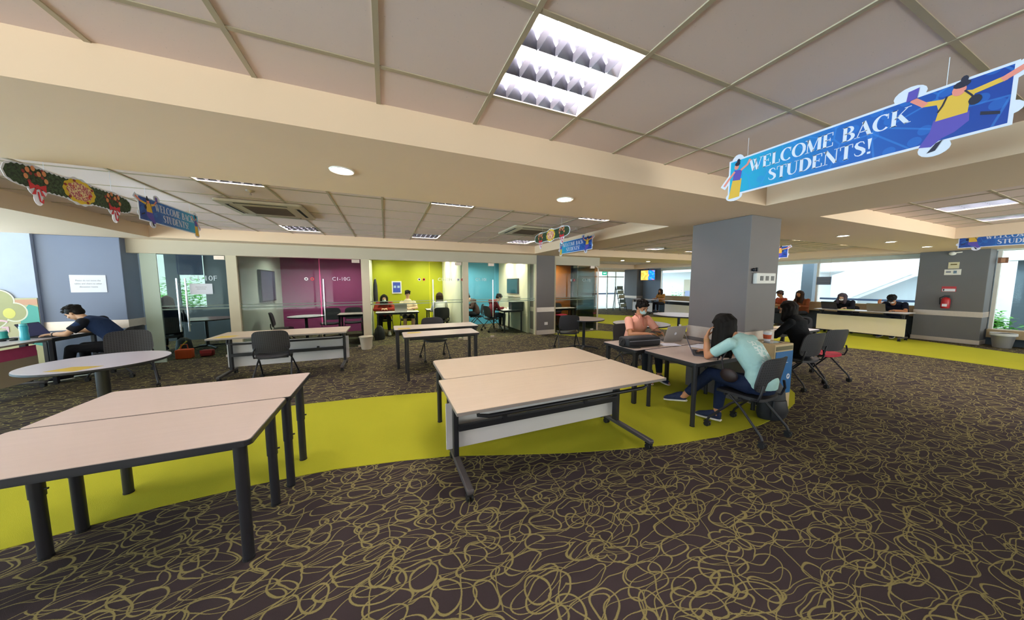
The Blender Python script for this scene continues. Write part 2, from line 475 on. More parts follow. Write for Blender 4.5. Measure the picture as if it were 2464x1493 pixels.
# right hand window wall (x = 14.6)
def wall_x(x, y0, y1, z0, z1, t=.15): return (x, x+t, y0, y1, z0, z1)
b = mk()
box(b, 14.6, 14.75, 3.42, 12.6, 0, .62); box(b, 14.6, 14.75, -4.6, 2.33, 0, .2)
struct('wall_right', b, mat('bench_recess_shade', '3c4650', .6))  # dark tone stands for shade in the recess below the bench
b = mk()
box(b, 14.5, 14.75, 3.42, 12.6, .62, .94, bev=.01); box(b, 14.42, 14.75, -4.6, 2.3, .2, .42, bev=.01)
struct('trim_2', b, M_bench)
b = mk(); box(b, 14.6, 14.78, 3.42, 12.6, 2.38, 2.86); box(b, 14.6, 14.78, -4.6, 2.33, 2.44, 2.86)
struct('wall_right', b, mat('pale_header_paint', 'd8ded8', .6))
struct('wall_right', box(mk(), 14.6, 14.78, 12.6, 13.85, 0, 2.86), mat('blue_grey_paint', '8d9cb4', .6))
b = mk()
for yy in (5.76, 8.1, 10.4, 12.55): box(b, 14.6, 14.68, yy, yy+.06, .94, 2.38)
for yy in (2.25, .2, -2): box(b, 14.6, 14.68, yy, yy+.06, .42, 2.44)
box(b, 14.59, 14.7, 3.42, 12.6, 2.34, 2.38)
struct('trim_3', b, M_white)
struct('window_7', box(mk(), 14.64, 14.65, 3.42, 12.6, .94, 2.36), M_glass)
struct('window_8', box(mk(), 14.64, 14.65, -4.6, 2.33, .42, 2.44), M_glass)
# far wall (y = 14.9): glazed doors
b = mk(); box(b, 6.9, 7.05, 10.06, 15.1, 0, 2.86); box(b, 4.36, 6.9, 11.4, 11.5, 0, 2.86); box(b, 7.0, 14.75, 14.9, 15.1, 2.35, 2.86)
struct('wall_far', b, M_cream)
struct('window_9', box(mk(), 7.0, 14.1, 14.95, 14.96, .0, 2.35), M_glass)
b = mk()
for xx in (7.0, 8.6, 10.2, 11.8, 12.75, 13.4): box(b, xx, xx+.05, 14.92, 14.98, 0, 2.35)
box(b, 7.0, 14.1, 14.92, 14.98, 2.0, 2.06)
struct('trim_4', b, M_white)

# structural columns
def column(name, x0, x1, y0, y1, m, bands, label=None):
    o = struct(name, box(mk(), x0, x1, y0, y1, 0, ZS, bev=.008), m)
    for z0, z1 in bands:
        obj('steel_band', box(mk(), x0-.008, x1+.008, y0-.008, y1+.008, z0, z1), M_steel, o)
    return o
column('wall_column', 4.34, 5.0, 2.4, 3.2, M_grey, ((.79,.96),))
c2 = column('wall_column', 4.34, 4.96, 8.26, 8.75, M_grey, ((.72,.86),(0,.14)))
column('wall_column', 14.1, 14.78, 2.33, 3.42, M_dgrey, ((.72,.86),(0.01,.12)))
column('wall_column', 14.1, 14.78, 13.85, 14.9, M_dgrey, ((.72,.86),))
column('wall_column', -5.66, -4.6, 8.17, 8.6, mat('slate_wall_paint', '6c7894', .45, vscale=2), ((.76,.92),))
struct('wall_left', box(mk(), X0, -5.66, 8.12, 8.25, 0, ZS), mat('pale_blue_panel', 'a9b6d2', .5))

# glass fronted study rooms along y = 8.3
YG = 8.3; POST = [(-4.44,-4.2,M_frost),(-3.12,-2.94,M_cream),(-.54,-.36,M_cream),(2.01,2.17,M_cream),(4.3,4.36,M_cream),(4.96,5.03,M_cream)]
b = mk(); box(b, -4.6, 4.36, YG, YG+.16, 2.21, ZS); box(b, 4.96, 6.75, YG, YG+.16, 2.2, ZS)
struct('wall_header', b, mat('stone_white_paint', 'c4baa6', .65, var=.02))
for a, c, m in POST:
    if m is M_frost: struct('window_10', box(mk(), a, c, YG+.03, YG+.05, 0, 2.21), mat('etched_panel', 'aab8aa', .4, var=.05, vscale=2))
    else: struct('wall_post', box(mk(), a, c, YG, YG+.14, 0, 2.21), M_cream)
b = mk()
for x in (-3.08, -.5, 2.06): box(b, x, x+.1, YG+.14, 11.4, 0, 2.5)
box(b, 4.32, 4.36, 8.75, 11.4, 0, 2.5)
struct('wall_partition', b, mat('partition_grey_white', 'c3c5bc', .7))
struct('wall_back_rooms', box(mk(), -7.9, -5.98, 11.4, 11.5, 0, 2.5), mat('slate_blue', '46525e', .7))
YB = 11.4
def backwall(name, x0, x1, col): return struct(name, box(mk(), x0, x1, YB, YB+.1, 0, 2.5), mat(name+'_paint', col, .65, var=.03))
b = mk(); box(b, -5.98, -3.08, YB, YB+.1, 0, .95); box(b, -5.98, -3.08, YB, YB+.1, 2.42, 2.5)
for a, c in ((-5.98,-5.93),(-5.6,-5.35),(-4.78,-3.08)): box(b, a, c, YB, YB+.1, .95, 2.42)
struct('wall_room_slate', b, mat('slate_blue', '46525e', .7))
struct('window_11', box(mk(), -5.93, -5.6, YB+.04, YB+.05, .95, 2.42), M_glass)
struct('window_12', box(mk(), -5.35, -4.78, YB+.04, YB+.05, .95, 2.42), M_glass)
tag(obj('roller_blind', box(mk(), -5.34, -4.79, YB-.03, YB-.02, 1.86, 2.42), mat('navy_blind', '162a4a', .7)), 'navy roller blind half lowered over the window inside the leftmost glass room', 'blind')
backwall('wall_room_magenta', -2.98, -.5, 'a24078')
struct('wall_room_lime', box(mk(), -.4, 2.06, YB, YB+.1, 0, 2.5), mat('lime_wall_paint', 'a6aa0a', .6, var=.02))
struct('wall_room_turquoise', box(mk(), 2.16, 4.32, YB, YB+.1, 0, 2.5), mat('turquoise_wall_paint', '4a98bc', .6, var=.03))
struct('wall_room_ivory', box(mk(), 4.24, 4.32, 8.75, YB, 0, 2.5), mat('ivory_paint', 'e2dabf', .7))
struct('wall_room_orange', box(mk(), 5.03, 6.7, 9.95, 10.05, 0, 2.5), mat('orange_wall_paint', 'b8641a', .6))
struct('wall_room_white', box(mk(), 1.98, 2.06, YG+.16, YB, 0, 2.5), mat('soft_white_paint', 'e6e6d4', .7))
# side glass and back of the corner room
struct('window_13', box(mk(), 6.72, 6.74, YG+.1, 9.95, 0, 2.2), M_glassf)
struct('trim_5', tube(mk(), [(6.6,YG+.05,2.19),(6.7,YG+.05,2.16),(6.74,YG+.05,2.06),(6.74,YG+.05,0)], .025), M_steel, smooth=50)
# ceilings of the rooms
struct('ceiling', box(mk(), -8, 6.75, 8.46, 11.5, 2.5, 2.52), M_cream)
# panes and doors
def pane(n, x0, x1, m=M_glass): return struct('window_%d'%n, box(mk(), x0, x1, YG+.06, YG+.072, 0.02, 2.2), m)
def stripes(x0, x1, par=None, y=YG+.05):
    b = mk(); box(b, x0, x1, y, y+.003, 1.07, 1.1); box(b, x0, x1, y, y+.003, 1.14, 1.16)
    return b
GS = M_stripe
def handle(t, x, y=YG):
    for s in (-1,) :
        b = tube(mk(), [(x,y+.0,.62),(x,y+.0,1.72)], .016, 10); tube(b, [(x,y,.75),(x,y+.07,.75)], .008, 8); tube(b, [(x,y,1.6),(x,y+.07,1.6)], .008, 8)
        obj('door_handle', b, M_chrome, t, 50)
ROOMS = [ # pane x-range, door x-range, handle x, fitting
 ('door_1', (-4.2,-3.9), (-3.9,-3.12), -3.92, M_glass, 'C1-10F', -3.52),
 ('door_2', (-2.94,-1.44), (-1.42,-.54), -1.35, M_glassf, 'C1-10G', -.98),
 ('door_3', (-.36,1.1), (1.12,2.01), 1.19, M_glass, 'C1-10H', 1.52),
 ('door_4', (3.0,4.3), (2.17,2.98), 2.9, M_glass, 'C1-10I', 2.55),
 ('door_5', (5.03,5.9), (5.92,6.6), 5.98, M_glassf, 'C1-10J', 6.25)]
M_sign = mat('frosted_lettering', 'c9d6de', .6)
for k, (nm, pr_, dr, hx, gm, num, tx) in enumerate(ROOMS):
    pane(14+k, pr_[0], pr_[1], gm)
    p = [o for o in bpy.data.objects if o.name == 'window_%d' % (14+k)][0]
    obj('frosted_stripe', stripes(pr_[0], pr_[1]), GS, p)
    d = struct(nm, box(mk(), dr[0]+.004, dr[1]-.004, YG+.06, YG+.072, .02, 2.19), gm)
    obj('frosted_stripe', stripes(dr[0], dr[1]), GS, d)
    if k == 0: handle(d, hx); handle(d, hx+.14, YG-.02)
    elif k < 4: handle(d, hx)
    b = mk(); box(b, dr[1]-.2, dr[1]-.03, YG+.03, YG+.1, 2.12, 2.2); box(b, dr[1]-.14, dr[1]-.03, YG+.04, YG+.09, .01, .06)
    obj('door_fitting', b, M_steel, d)
    text('door_number', num, .15 if k == 0 else .12, basis((tx,YG+.045,1.72), X, Z), M_sign, d, .001)
    if k: 
        for j, c in enumerate(('d8d8da','c02a3a')):
            b = mk(); m_ = basis((dr[0]-.28+.12*j, YG+.05, 1.72), X, Z)
            prism(b, ngon(0,0,.038,n=24), 0, .002, m_)
            o = obj('round_sticker', b, mat('sticker_'+c, c, .6), p)
            b = mk(); prism(b, ngon(0,0,.02,n=16), .0025, .003, m_); obj('round_sticker', b, M_glassdk, p)
# lamps inside the study rooms
def room_dl(x, y, e, z=2.48, label='downlight inside a glass study room'):
    o = dup(_d0, label, (x,y,z-.0025), 0, 'downlights inside the glass rooms')
    L = bpy.data.lights.new('room_lamp', 'AREA'); L.shape = 'DISK'; L.size = .12; L.energy = e*ROOMK; L.color = (1,.9,.72); L.spread = math.radians(150)
    lo = bpy.data.objects.new('room_lamp', L); COL.objects.link(lo); lo.location = (x,y,z-.012)
for x, y, e in ((-.0,9.6,12),(1.2,9.6,12),(.0,10.8,10),(1.2,10.8,10),(1.8,9.3,14),(1.8,10.4,14),(2.8,9.6,26),(2.8,10.7,22),(4.02,9.3,20),(4.02,10.3,20),
                (-2.2,10.2,55),(-1.2,10.4,55),(-4.4,10.2,12),(5.8,9.4,70)):  # last lamp added to brighten the dark orange room
    room_dl(x, y, e)

# things on the columns
t = thing('switch_panel', 'white box with three square switches on the big grey column', 'switch box', (4.65,2.4,1.6))
obj('case', box(mk(), -.21,.21,-.05,0,0,.14, bev=.008), M_white, t)
for k in range(3): obj('switch', box(mk(), -.14+.12*k,-.08+.12*k,-.056,-.05,.04,.1), mat('switch_grey','6d6a68',.5), t)
t = thing('security_camera', 'tiny dark camera ball on the grey column above the switch box', 'camera', (4.42,2.4,1.78))
obj('dome', ball(mk(), (0,-.015,0), .022), M_glassdk, t, 60); obj('bracket', box(mk(), .07,.09,-.02,0,-.02,.03), M_black, t)
t = thing('wall_socket', 'white wall socket low on the slim grey column', 'socket', (4.66,8.26,.34))
obj('plate', box(mk(), -.06,.06,-.012,0,-.04,.05,bev=.004), M_white, t); obj('rocker', box(mk(), -.02,.02,-.016,-.012,-.015,.02), M_panel, t)
# pillar on the right
def sign(name, label, cat, x, y0, y1, z0, z1, m, marks):
    t = thing(name, label, cat, (x, (y0+y1)/2, (z0+z1)/2)); w = (y1-y0)/2; h = (z1-z0)/2
    obj('board', box(mk(), -.01, 0, -w, w, -h, h), m, t)
    for mm, a, b_, c, d in marks:
        obj('print', box(mk(), -.0125, -.01, w*a, w*b_, h*c, h*d), mm, t)
    return t
sign('notice_sign', 'cream square sign, upper one of two small signs on the right pillar', 'sign', 14.1, 2.76, 2.93, 2.0, 2.17, mat('cream_sign','d8cfae',.6), [(mat('olive_ink','7a6b3c'),-.6,.6,.1,.5)])
sign('notice_sign', 'white landscape sign with a black symbol on the right pillar', 'sign', 14.1, 2.72, 2.98, 1.83, 1.98, M_white, [(M_glassdk,-.5,-.1,-.5,.5),(M_ink,.2,.8,-.2,.4)])
sign('fire_extinguisher_sign', 'red and white sign above the fire extinguisher', 'sign', 14.1, 2.76, 2.99, 1.38, 1.52, M_red, [(M_paper,-.9,.9,-.9,.1),(M_glassdk,.6,.8,-.7,0)])
t = thing('fire_extinguisher', 'red fire extinguisher hung on the right pillar', 'fire extinguisher', (14.0,2.88,.93))
obj('cylinder', lathe(mk(), [(.0,0),(.068,0),(.075,.015),(.075,.23),(.06,.27),(.02,.3),(.0,.3)]), M_red, t, 40)
obj('valve', box(mk(), -.02,.02,-.05,.04,.29,.35,bev=.005), M_black, t)
obj('hose', tube(mk(), [(0,.04,.32),(0,.1,.28),(0,.09,.1)], .01, 8), M_rubber, t, 60)
obj('instruction_label', box(mk(), -.078,-.07,-.04,.04,.05,.12), M_paper, t)
obj('bracket', box(mk(), .07,.1,-.03,.03,.1,.14), M_steel, t)
t = thing('dome_camera', 'white dome camera with an arm at the top of the right pillar', 'camera', (14.06,2.88,2.4))
obj('body', ball(mk(), (0,0,0), (.05,.06,.05)), M_white, t, 60); obj('arm', tube(mk(), [(.0,-.05,.02),(.04,-.14,.03)], .015), M_white, t)
t = thing('hanging_sign', 'grey sign board with lines of writing hanging by the right windows', 'sign', (14.4,5.53,1.7))
obj('board', box(mk(), -.008,.008,-.19,.19,-.14,.14), mat('slate_sign','6a7288',.5), t)
for k in range(4): obj('text_line', box(mk(), -.011,-.008,-.16,.16,.08-.06*k,.1-.06*k), M_ink, t)
obj('hanger', tube(mk(), [(0,-.15,.14),(0,-.15,.78)], .004, 6), M_steel, t); obj('hanger', tube(mk(), [(0,.15,.14),(0,.15,.78)], .004, 6), M_steel, t)
t = thing('brown_sign', 'brown sign on the glass right of the grey pillar', 'sign', (14.55,2.22,2.19))
obj('board', box(mk(), -.01,.01,-.07,.07,-.07,.07), mat('brown_sign','8a5a3c',.5), t); obj('symbol', box(mk(), -.014,-.01,-.03,.03,-.05,.05), mat('tan_symbol','c08a6a'), t)
# television and exit sign in the distance
t = thing('television', 'small television with orange and blue picture hung far back left of the column', 'television', (14.2,13.15,2.1))
obj('screen_frame', box(mk(), 0,.05,-.52,.52,-.3,.3), M_black, t)
def tv_mat():
    g = NG('tv_picture'); co = g.coord(); s = g.n('ShaderNodeSeparateXYZ'); g.l(co, s.inputs[0])
    a = g.step(g.math('ADD', s.outputs[1], g.math('MULTIPLY', g.noise(co, 6), .2)), .02, .08)
    bl = g.mix(g.step(g.noise(co, 9), .5, .6), srgb('1f6fd0'), srgb('2aa0e0'))
    bl = g.mix(g.step(g.noise(co, 5.1), .58, .62), bl, srgb('e03a6a'))
    o = g.mix(g.step(g.noise(co, 7), .45, .6), srgb('f0a040'), srgb('f2d060'))
    c = g.mix(a, bl, o)
    e = g.n('ShaderNodeEmission'); g.l(c, e.inputs[0]); e.inputs[1].default_value = 1.1; g.l(e.outputs[0], g.out.inputs[0]); return g.m
obj('picture', box(mk(), -.006,0,-.5,.5,-.28,.28), tv_mat(), t)
obj('ceiling_pole', tube(mk(), [(.03,0,.3),(.03,0,.4)], .02), M_black, t)
t = thing('exit_sign', 'green exit sign far back beside the corner glass room', 'sign', (11.75,14.0,2.2))
obj('board', box(mk(), -.16,.16,-.02,.02,-.1,.1), emit_mat('exit_green','2fae8a',.7), t)
text('lettering', 'EXIT', .11, basis((0,-.021,0), X, Z), emit_mat('exit_white','e8fff4',1.2), t)
obj('hanger', tube(mk(), [(0,0,.1),(0,0,.285)], .008, 6), M_steel, t)
# notices
def notice(label, M, w, h, lines):
    t = thing('paper_notice', label, 'notice'); t.matrix_world = M
    obj('sheet', box(mk(), -w/2, w/2, -h/2, h/2, 0, .002), M_paper, t)
    for k, (s, wd) in enumerate(lines):
        text('text_line', s, h*.13, Matrix.Translation((0, h*(.18-.18*k), .0025)), M_ink, t, .0003, sx=wd)
    return t
notice('white paper notice taped on the slate blue wall above the seated man in navy', basis((-5.06,8.166,1.61), X, Z), .46, .32, [('Please do not move the',.8),('tables and chairs to other',.8),('discussion rooms',.8)])
notice('white paper notice taped inside the glass door marked 10F', basis((-3.56,8.33,1.5), X, Z), .36, .22, [('Please keep this door',.7),('closed at all times',.7)])
t = thing('poster', 'white framed poster with blue picture on the lime green wall', 'poster', (.37,11.37,1.48))
obj('frame', box(mk(), -.16,.16,0,.03,-.22,.22), M_white, t)
obj('picture', box(mk(), -.125,.125,-.006,0,-.18,.18), mat('blue_picture','3b4fb0',.4,var=.4,vscale=9), t)
for k in (-1,1): obj('pale_figure', box(mk(), .06*k-.04,.06*k+.04,-.009,-.006,-.02,.06), mat('pale_blue','a8c4ee',.5), t)
# TV in the turquoise room, TV in magenta room
t = thing('wall_monitor', 'dark monitor on the ivory wall of the turquoise glass room', 'monitor', (4.24,9.9,1.52))
obj('bezel', box(mk(), -.06,0,-.5,.5,-.27,.27,bev=.01), M_black, t); obj('screen', box(mk(), -.066,-.06,-.47,.47,-.24,.24), mat('teal_dark_screen','21444c',.15), t)
obj('tray', box(mk(), -.2,0,-.6,.5,-.36,-.34), M_steel, t)
t = thing('wall_monitor', 'bluish grey panel on the grey side wall of the magenta glass room', 'monitor', (-2.975,10.1,1.55))
obj('bezel', box(mk(), 0,.05,-.55,.55,-.42,.42), M_black, t); obj('screen', box(mk(), .05,.056,-.52,.52,-.39,.39), mat('slate_screen','4a5068',.3), t)

# ------------------------------------------------------------------ furniture
M_seat = mat('black_plastic', '2a2a30', .5, var=.08)
def perf_mat():
    g = NG('perforated_black_plastic'); co = g.coord()
    mp_ = g.n('ShaderNodeMapping'); g.l(co, mp_.inputs[0]); mp_.inputs['Scale'].default_value = (38,38,38)
    fr = g.vmath('FRACTION', mp_.outputs[0]); s = g.n('ShaderNodeSeparateXYZ'); g.l(fr, s.inputs[0])
    a = g.math('ABSOLUTE', g.math('SUBTRACT', s.outputs[0], .5)); b = g.math('ABSOLUTE', g.math('SUBTRACT', s.outputs[2], .5))
    d = g.step(g.math('MAXIMUM', a, b), .2, .26)
    return g.bsdf(g.mix(d, srgb('0c0c10'), srgb('34343a')), .5, 0, .5, d, .5, .003)
M_perf = perf_mat()
def rect_table(label, x0, x1, y0, y1, zt=.74, top=M_top2, group=None, edge=.035, inset=.06, lr=.028, rz=0, knob=True, square=False, em=None, lys=None, lxs=None, cr=.04):
    cx, cy = (x0+x1)/2, (y0+y1)/2; w, d = (x1-x0)/2, (y1-y0)/2
    t = thing('table', label, 'table', (cx,cy,0), rz, group)
    obj('tabletop', prism(mk(), rrect(-w+.006,w-.006,-d+.006,d-.006,cr*.85), zt-.02, zt, bev=.002), top, t)
    obj('edge_band', prism(mk(), rrect(-w,w,-d,d,cr), zt-edge, zt-.003, bev=.004), em or M_black, t)
    b = mk(); f = .1
    box(b, -w+f, w-f, -d+inset+.01, -d+inset+.035, zt-edge-.04, zt-edge); box(b, -w+f, w-f, d-inset-.035, d-inset-.01, zt-edge-.04, zt-edge)
    for s in (-1,1): box(b, s*(w-inset-.02)-.0125, s*(w-inset-.02)+.0125, -d+f, d-f, zt-edge-.04, zt-edge)
    obj('apron', b, M_black, t)
    for sx in (-1,1):
        for sy in (-1,1):
            px_, py_ = (sx*(w-inset) if not lxs else lxs[(sx+1)//2]-cx), (sy*(d-inset) if not lys else lys[(sy+1)//2]-cy)
            if square: l_ = obj('leg', box(mk(), px_-lr,px_+lr,py_-lr,py_+lr,.006,zt-edge,bev=.003), M_black, t)
            else:
                b = tube(mk(), [(px_,py_,.012),(px_,py_,zt-edge)], lr, 18); tube(b, [(px_,py_,.38),(px_,py_,zt-edge)], lr+.004, 18)
                if knob: tube(b, [(px_,py_-sy*0,.42),(px_+.045,py_,.42)], .006, 8)
                l_ = obj('leg', b, M_black, t, 50)
            obj('foot_cap', lathe(mk(), [(lr+.002,0),(lr+.002,.014),(lr*.6,.016)], (px_,py_,0), 16), M_rubber, l_)
    return t
def caster(bm, x, y):
    for s in (-1,1): tube(bm, [(x+s*.016-.008, y, .028),(x+s*.016+.008, y, .028)], .028, 16)
    tube(bm, [(x,y,.028),(x,y,.075)], .012, 10); box(bm, x-.02,x+.02,y-.03,y+.03,.05,.062)
    return bm
def flip_table(label, L, D, loc, rz=0, zt=.72, top=M_top, group=None, panel=M_panel, tray=True):
    """folding table: user side -y, modesty panel towards +y"""
    t = thing('folding_table', label, 'table', loc, rz, group)
    w, d = L/2, D/2
    obj('tabletop', box(mk(), -w, w, -d, d, zt-.004, zt, bev=.001), top, t)
    obj('edge_band', box(mk(), -w-.001, w+.001, -d-.001, d+.001, zt-.026, zt-.004, bev=.001), M_edge, t)
    yc = d-.22
    for s in (-1,1):
        xl = s*(w-.1)
        b = box(mk(), xl-.022, xl+.022, yc-.035, yc+.035, .1, zt-.05, bev=.006)
        l_ = obj('leg', b, M_black, t)
        obj('foot', box(mk(), xl-.028, xl+.028, -d+.04, d-.04, .065, .105, bev=.012), mat('dark_grey_foot','4a4648',.5), l_)
        for yy in (-d+.08, d-.08): obj('caster', caster(mk(), xl, yy), M_rubber, l_, 40)
        obj('pivot', box(mk(), xl-.012, xl+.012, -d+.12, d-.12, zt-.06, zt-.026), M_black, t)
    obj('modesty_panel', box(mk(), -w+.03, w-.03, d-.16, d-.145, .13, zt-.17, bev=.002), panel, t)
    obj('crossbar', box(mk(), -w+.12, w-.12, yc-.05, yc-.015, .33, .385, bev=.004), M_black, t)
    b = tube(mk(), [(-w+.2,-d+.2,zt-.04),(-w+.2,-d+.17,zt-.12),(-w+.28,-d+.16,zt-.135),(w-.12,-d+.16,zt-.135),(w-.06,-d+.17,zt-.125),(w-.08,-d+.2,zt-.04)], .016, 8)
    obj('front_rail', b, M_black, t, 50)
    b = mk()
    for xx in (-w*.45, w*.45): box(b, xx-.018, xx+.018, yc-.06, yc-.03, .375, .42)
    obj('clip', b, M_black, t)
    return t
def round_table(label, x, y, r, zt=.74, top=M_topw, group='round pedestal tables', pr=.035):
    t = thing('round_table', label, 'table', (x,y,0), 0, group)
    obj('tabletop', lathe(mk(), [(0,zt-.02),(r-.003,zt-.02),(r-.003,zt),(0,zt)], seg=56), top, t)
    obj('edge_band', lathe(mk(), [(0,zt-.03),(r-.01,zt-.03),(r,zt-.022),(r,zt-.004),(r-.004,zt-.002),(0,zt-.002)], seg=56), M_black, t, 40)
    obj('pedestal', tube(mk(), [(0,0,.03),(0,0,zt-.03)], pr, 18), M_black, t, 50)
    b = mk()
    for k in range(4):
        a = PI/4+k*PI/2; p = V((math.cos(a), math.sin(a), 0))
        tube(b, [V((0,0,.05)), p*r*.35+V((0,0,.045)), p*r*.72+V((0,0,.02))], [.025,.02,.015], 10)
        tube(b, [V((0,0,zt-.045)), p*r*.6+V((0,0,zt-.035))], [.02,.01], 8)
    obj('base', b, M_black, t, 50)
    return t
def make_chair(seatm=None):
    t = thing('chair', 'x', 'chair')
    b = mk(); N = 8
    def sheet(fn, th, nu=10, nv=6):
        f = [[b.verts.new(fn(u/nu, v/nv, 0)) for v in range(nv+1)] for u in range(nu+1)]
        g = [[b.verts.new(fn(u/nu, v/nv, th)) for v in range(nv+1)] for u in range(nu+1)]
        for u in range(nu):
            for v in range(nv):
                b.faces.new((f[u][v],f[u+1][v],f[u+1][v+1],f[u][v+1])); b.faces.new((g[u][v+1],g[u+1][v+1],g[u+1][v],g[u][v]))
        per = [(u,0) for u in range(nu)]+[(nu,v) for v in range(nv)]+[(u,nv) for u in range(nu,0,-1)]+[(0,v) for v in range(nv,0,-1)]
        for (a,c),(e,h) in zip(per, per[1:]+per[:1]): b.faces.new((f[e][h],f[a][c],g[a][c],g[e][h]))
    def rc(u, v, w, h, r=.18):   # rounded superellipse mapping
        a, c = 2*u-1, 2*v-1
        k = 1/max(1, (abs(a)**5+abs(c)**5)**(1/5)) if (a or c) else 1
        return a*k*w, c*k*h
    def fs(u, v, th):
        x, y = rc(u, v, .235, .215); z = .455-.018*math.cos(x*5)-(.02*max(0,(y-.12))*4)**1+.03*(abs(x)/.235)**3*.4
        return (x, y+.01, z-th)
    sheet(fs, .03)
    obj('seat', b, seatm or M_seat, t, 50)
    b = mk()
    def fb(u, v, th):
        x, z = rc(u, v, .235+.012*(1-v), .18); y = -.235-.2*z*.9+.055*(1-math.cos(x*6.2))
        return (x, y-th, .69+z)
    sheet(fb, .014, 12, 8)
    obj('backrest', b, M_perf, t, 50)
    b = mk()
    for s in (-1,1):
        tube(b, [(s*.2,-.02,.41),(s*.225,-.2,.44),(s*.232,-.225,.52),(s*.2,-.225,.6)], .012, 8)
    tube(b, [(-.2,.12,.405),(.2,.12,.405)], .011, 8); tube(b, [(-.2,-.12,.405),(.2,-.12,.405)], .011, 8)
    obj('frame', b, M_black, t, 50)
    for s in (-1,1):
        for ye, yt in ((.25,-.06),(-.27,.06)):
            b = tube(mk(), [(s*.215,yt,.42),(s*.225,(yt*2+ye)/3,.33),(s*.25,ye*.94,.11),(s*.255,ye,.075)], .0125, 10)
            l_ = obj('leg', b, M_black, t, 50)
            obj('caster', caster(mk(), s*.255, ye), M_rubber, l_, 40)
    return t
CH = []
def place_chair(x, y, rz, label, red=False, group=None):
    src = (CH[1] if red else CH[0])
    if not src['label'] or src['label'] == 'x': o = src; o.location = (x,y,0); o.rotation_euler = (0,0,math.radians(rz)); o['label'] = label
    else: o = dup(src, label, (x,y,0), math.radians(rz))
    o['group'] = group or 'black shell chairs on castors'
    return o
CH.append(make_chair()); CH.append(make_chair(mat('red_cushion','b01c38',.8)))
place_chair(-1.72, 6.02, 3, 'black shell chair seen from behind at the folding desk before the magenta room')
place_chair(-3.66, 6.45, 207, 'black shell chair behind the oval looking white table at the left')
place_chair(.93, 6.42, 184, 'black shell chair tucked under the pair of narrow tables near the middle')
place_chair(4.03, 6.1, -20, 'black shell chair at the small round table beside the slim grey column')
place_chair(3.56, 1.9, 3, 'black shell chair on castors under the girl in mint')
place_chair(3.97, 3.98, 176, 'black shell chair under the man in the salmon shirt')
place_chair(5.92, 2.52, -6, 'black shell chair that the girl in the black hooded top sits on')
place_chair(6.72, 2.56, -12, 'black shell chair with a bright red seat', red=True)
place_chair(8.7, 3.75, -60, 'empty black shell chair in front of the long white window desk')
place_chair(-4.33, 7.42, 90, 'black shell chair under the man in navy at the left desk')

# near pair of tables, bottom left
rect_table('nearest left table with pale top and thick black legs', -2.07, -.72, 2.03, 2.71, lys=(2.09,2.56), lxs=(-1.89,-.79), cr=.03)
rect_table('pale topped black legged table pushed behind the nearest left table', -2.05, -.70, 2.715, 3.40, lys=(2.76,3.14), lxs=(-1.87,-.745), cr=.02)
# main tables in the middle
flip_table('large cream topped folding table on castors in the centre foreground, white panel below', 1.98, .76, (1.41,2.34,0), 0, .72)
rect_table('cream topped table pushed behind the big central folding table', .47, 2.40, 2.73, 3.47, .72, M_top, edge=.028, lr=.025, em=M_edge)
# far folding desk
flip_table('folding desk with white panel before the magenta glass room, yellow sticker on its corner', 1.95, .76, (-1.66,6.5,0), 0, .74, M_top)
# narrow pair
rect_table('narrow grey topped table, rear one of the middle pair, yellow sticker at its left end', .12, 1.74, 5.88, 6.5, .75, M_top2, edge=.03, lr=.025, square=True)
rect_table('narrow grey topped table, front one of the middle pair', .24, 1.52, 5.06, 5.64, .74, M_top2, edge=.03, lr=.022, square=True)
# round tables
round_table('white round table at the far left with a yellow sticker on it', -2.98, 4.84, .53, .74, mat('lilac_white_laminate','d3cad6',.3,var=.02), pr=.05)
round_table('small round table with one chair beside the slim grey column', 4.52, 6.1, .49, .74, M_top2)
round_table('white round table directly behind the man in the salmon shirt', 5.12, 4.88, .58)
round_table('white round table farther back, cut off by the big grey column', 7.55, 5.85, .66)
# tables by the big column
rect_table('table under the black bag and silver laptop, touching the big column', 2.95, 4.3, 2.88, 3.52, .74, M_top2, lr=.024, square=True)
rect_table('table at which the girl in the mint shirt leans, in front of the big column', 3.06, 4.3, 2.13, 2.86, .74, M_top2, lr=.024)
rect_table('white topped table in front of the girl in the black hooded top', 5.45, 7.5, 2.86, 3.46, .74, M_topw, lr=.022, square=True)
# window desks
flip_table('long desk with cream panel by the right windows where two masked people sit', 1.9, .62, (13.25,4.2,0), PI/2, .79, M_topw, panel=mat('cream_modesty_panel','ece2ca',.5,var=.02))
flip_table('distant desk with grey panel left of the big column, at the window', 1.5, .6, (13.0,10.05,0), PI/2, .76, M_topw, group='distant window desks')
flip_table('distant desk with grey panel under the television, half hidden by the man in salmon', 1.4, .6, (13.0,12.2,0), PI/2, .76, M_topw, group='distant window desks')
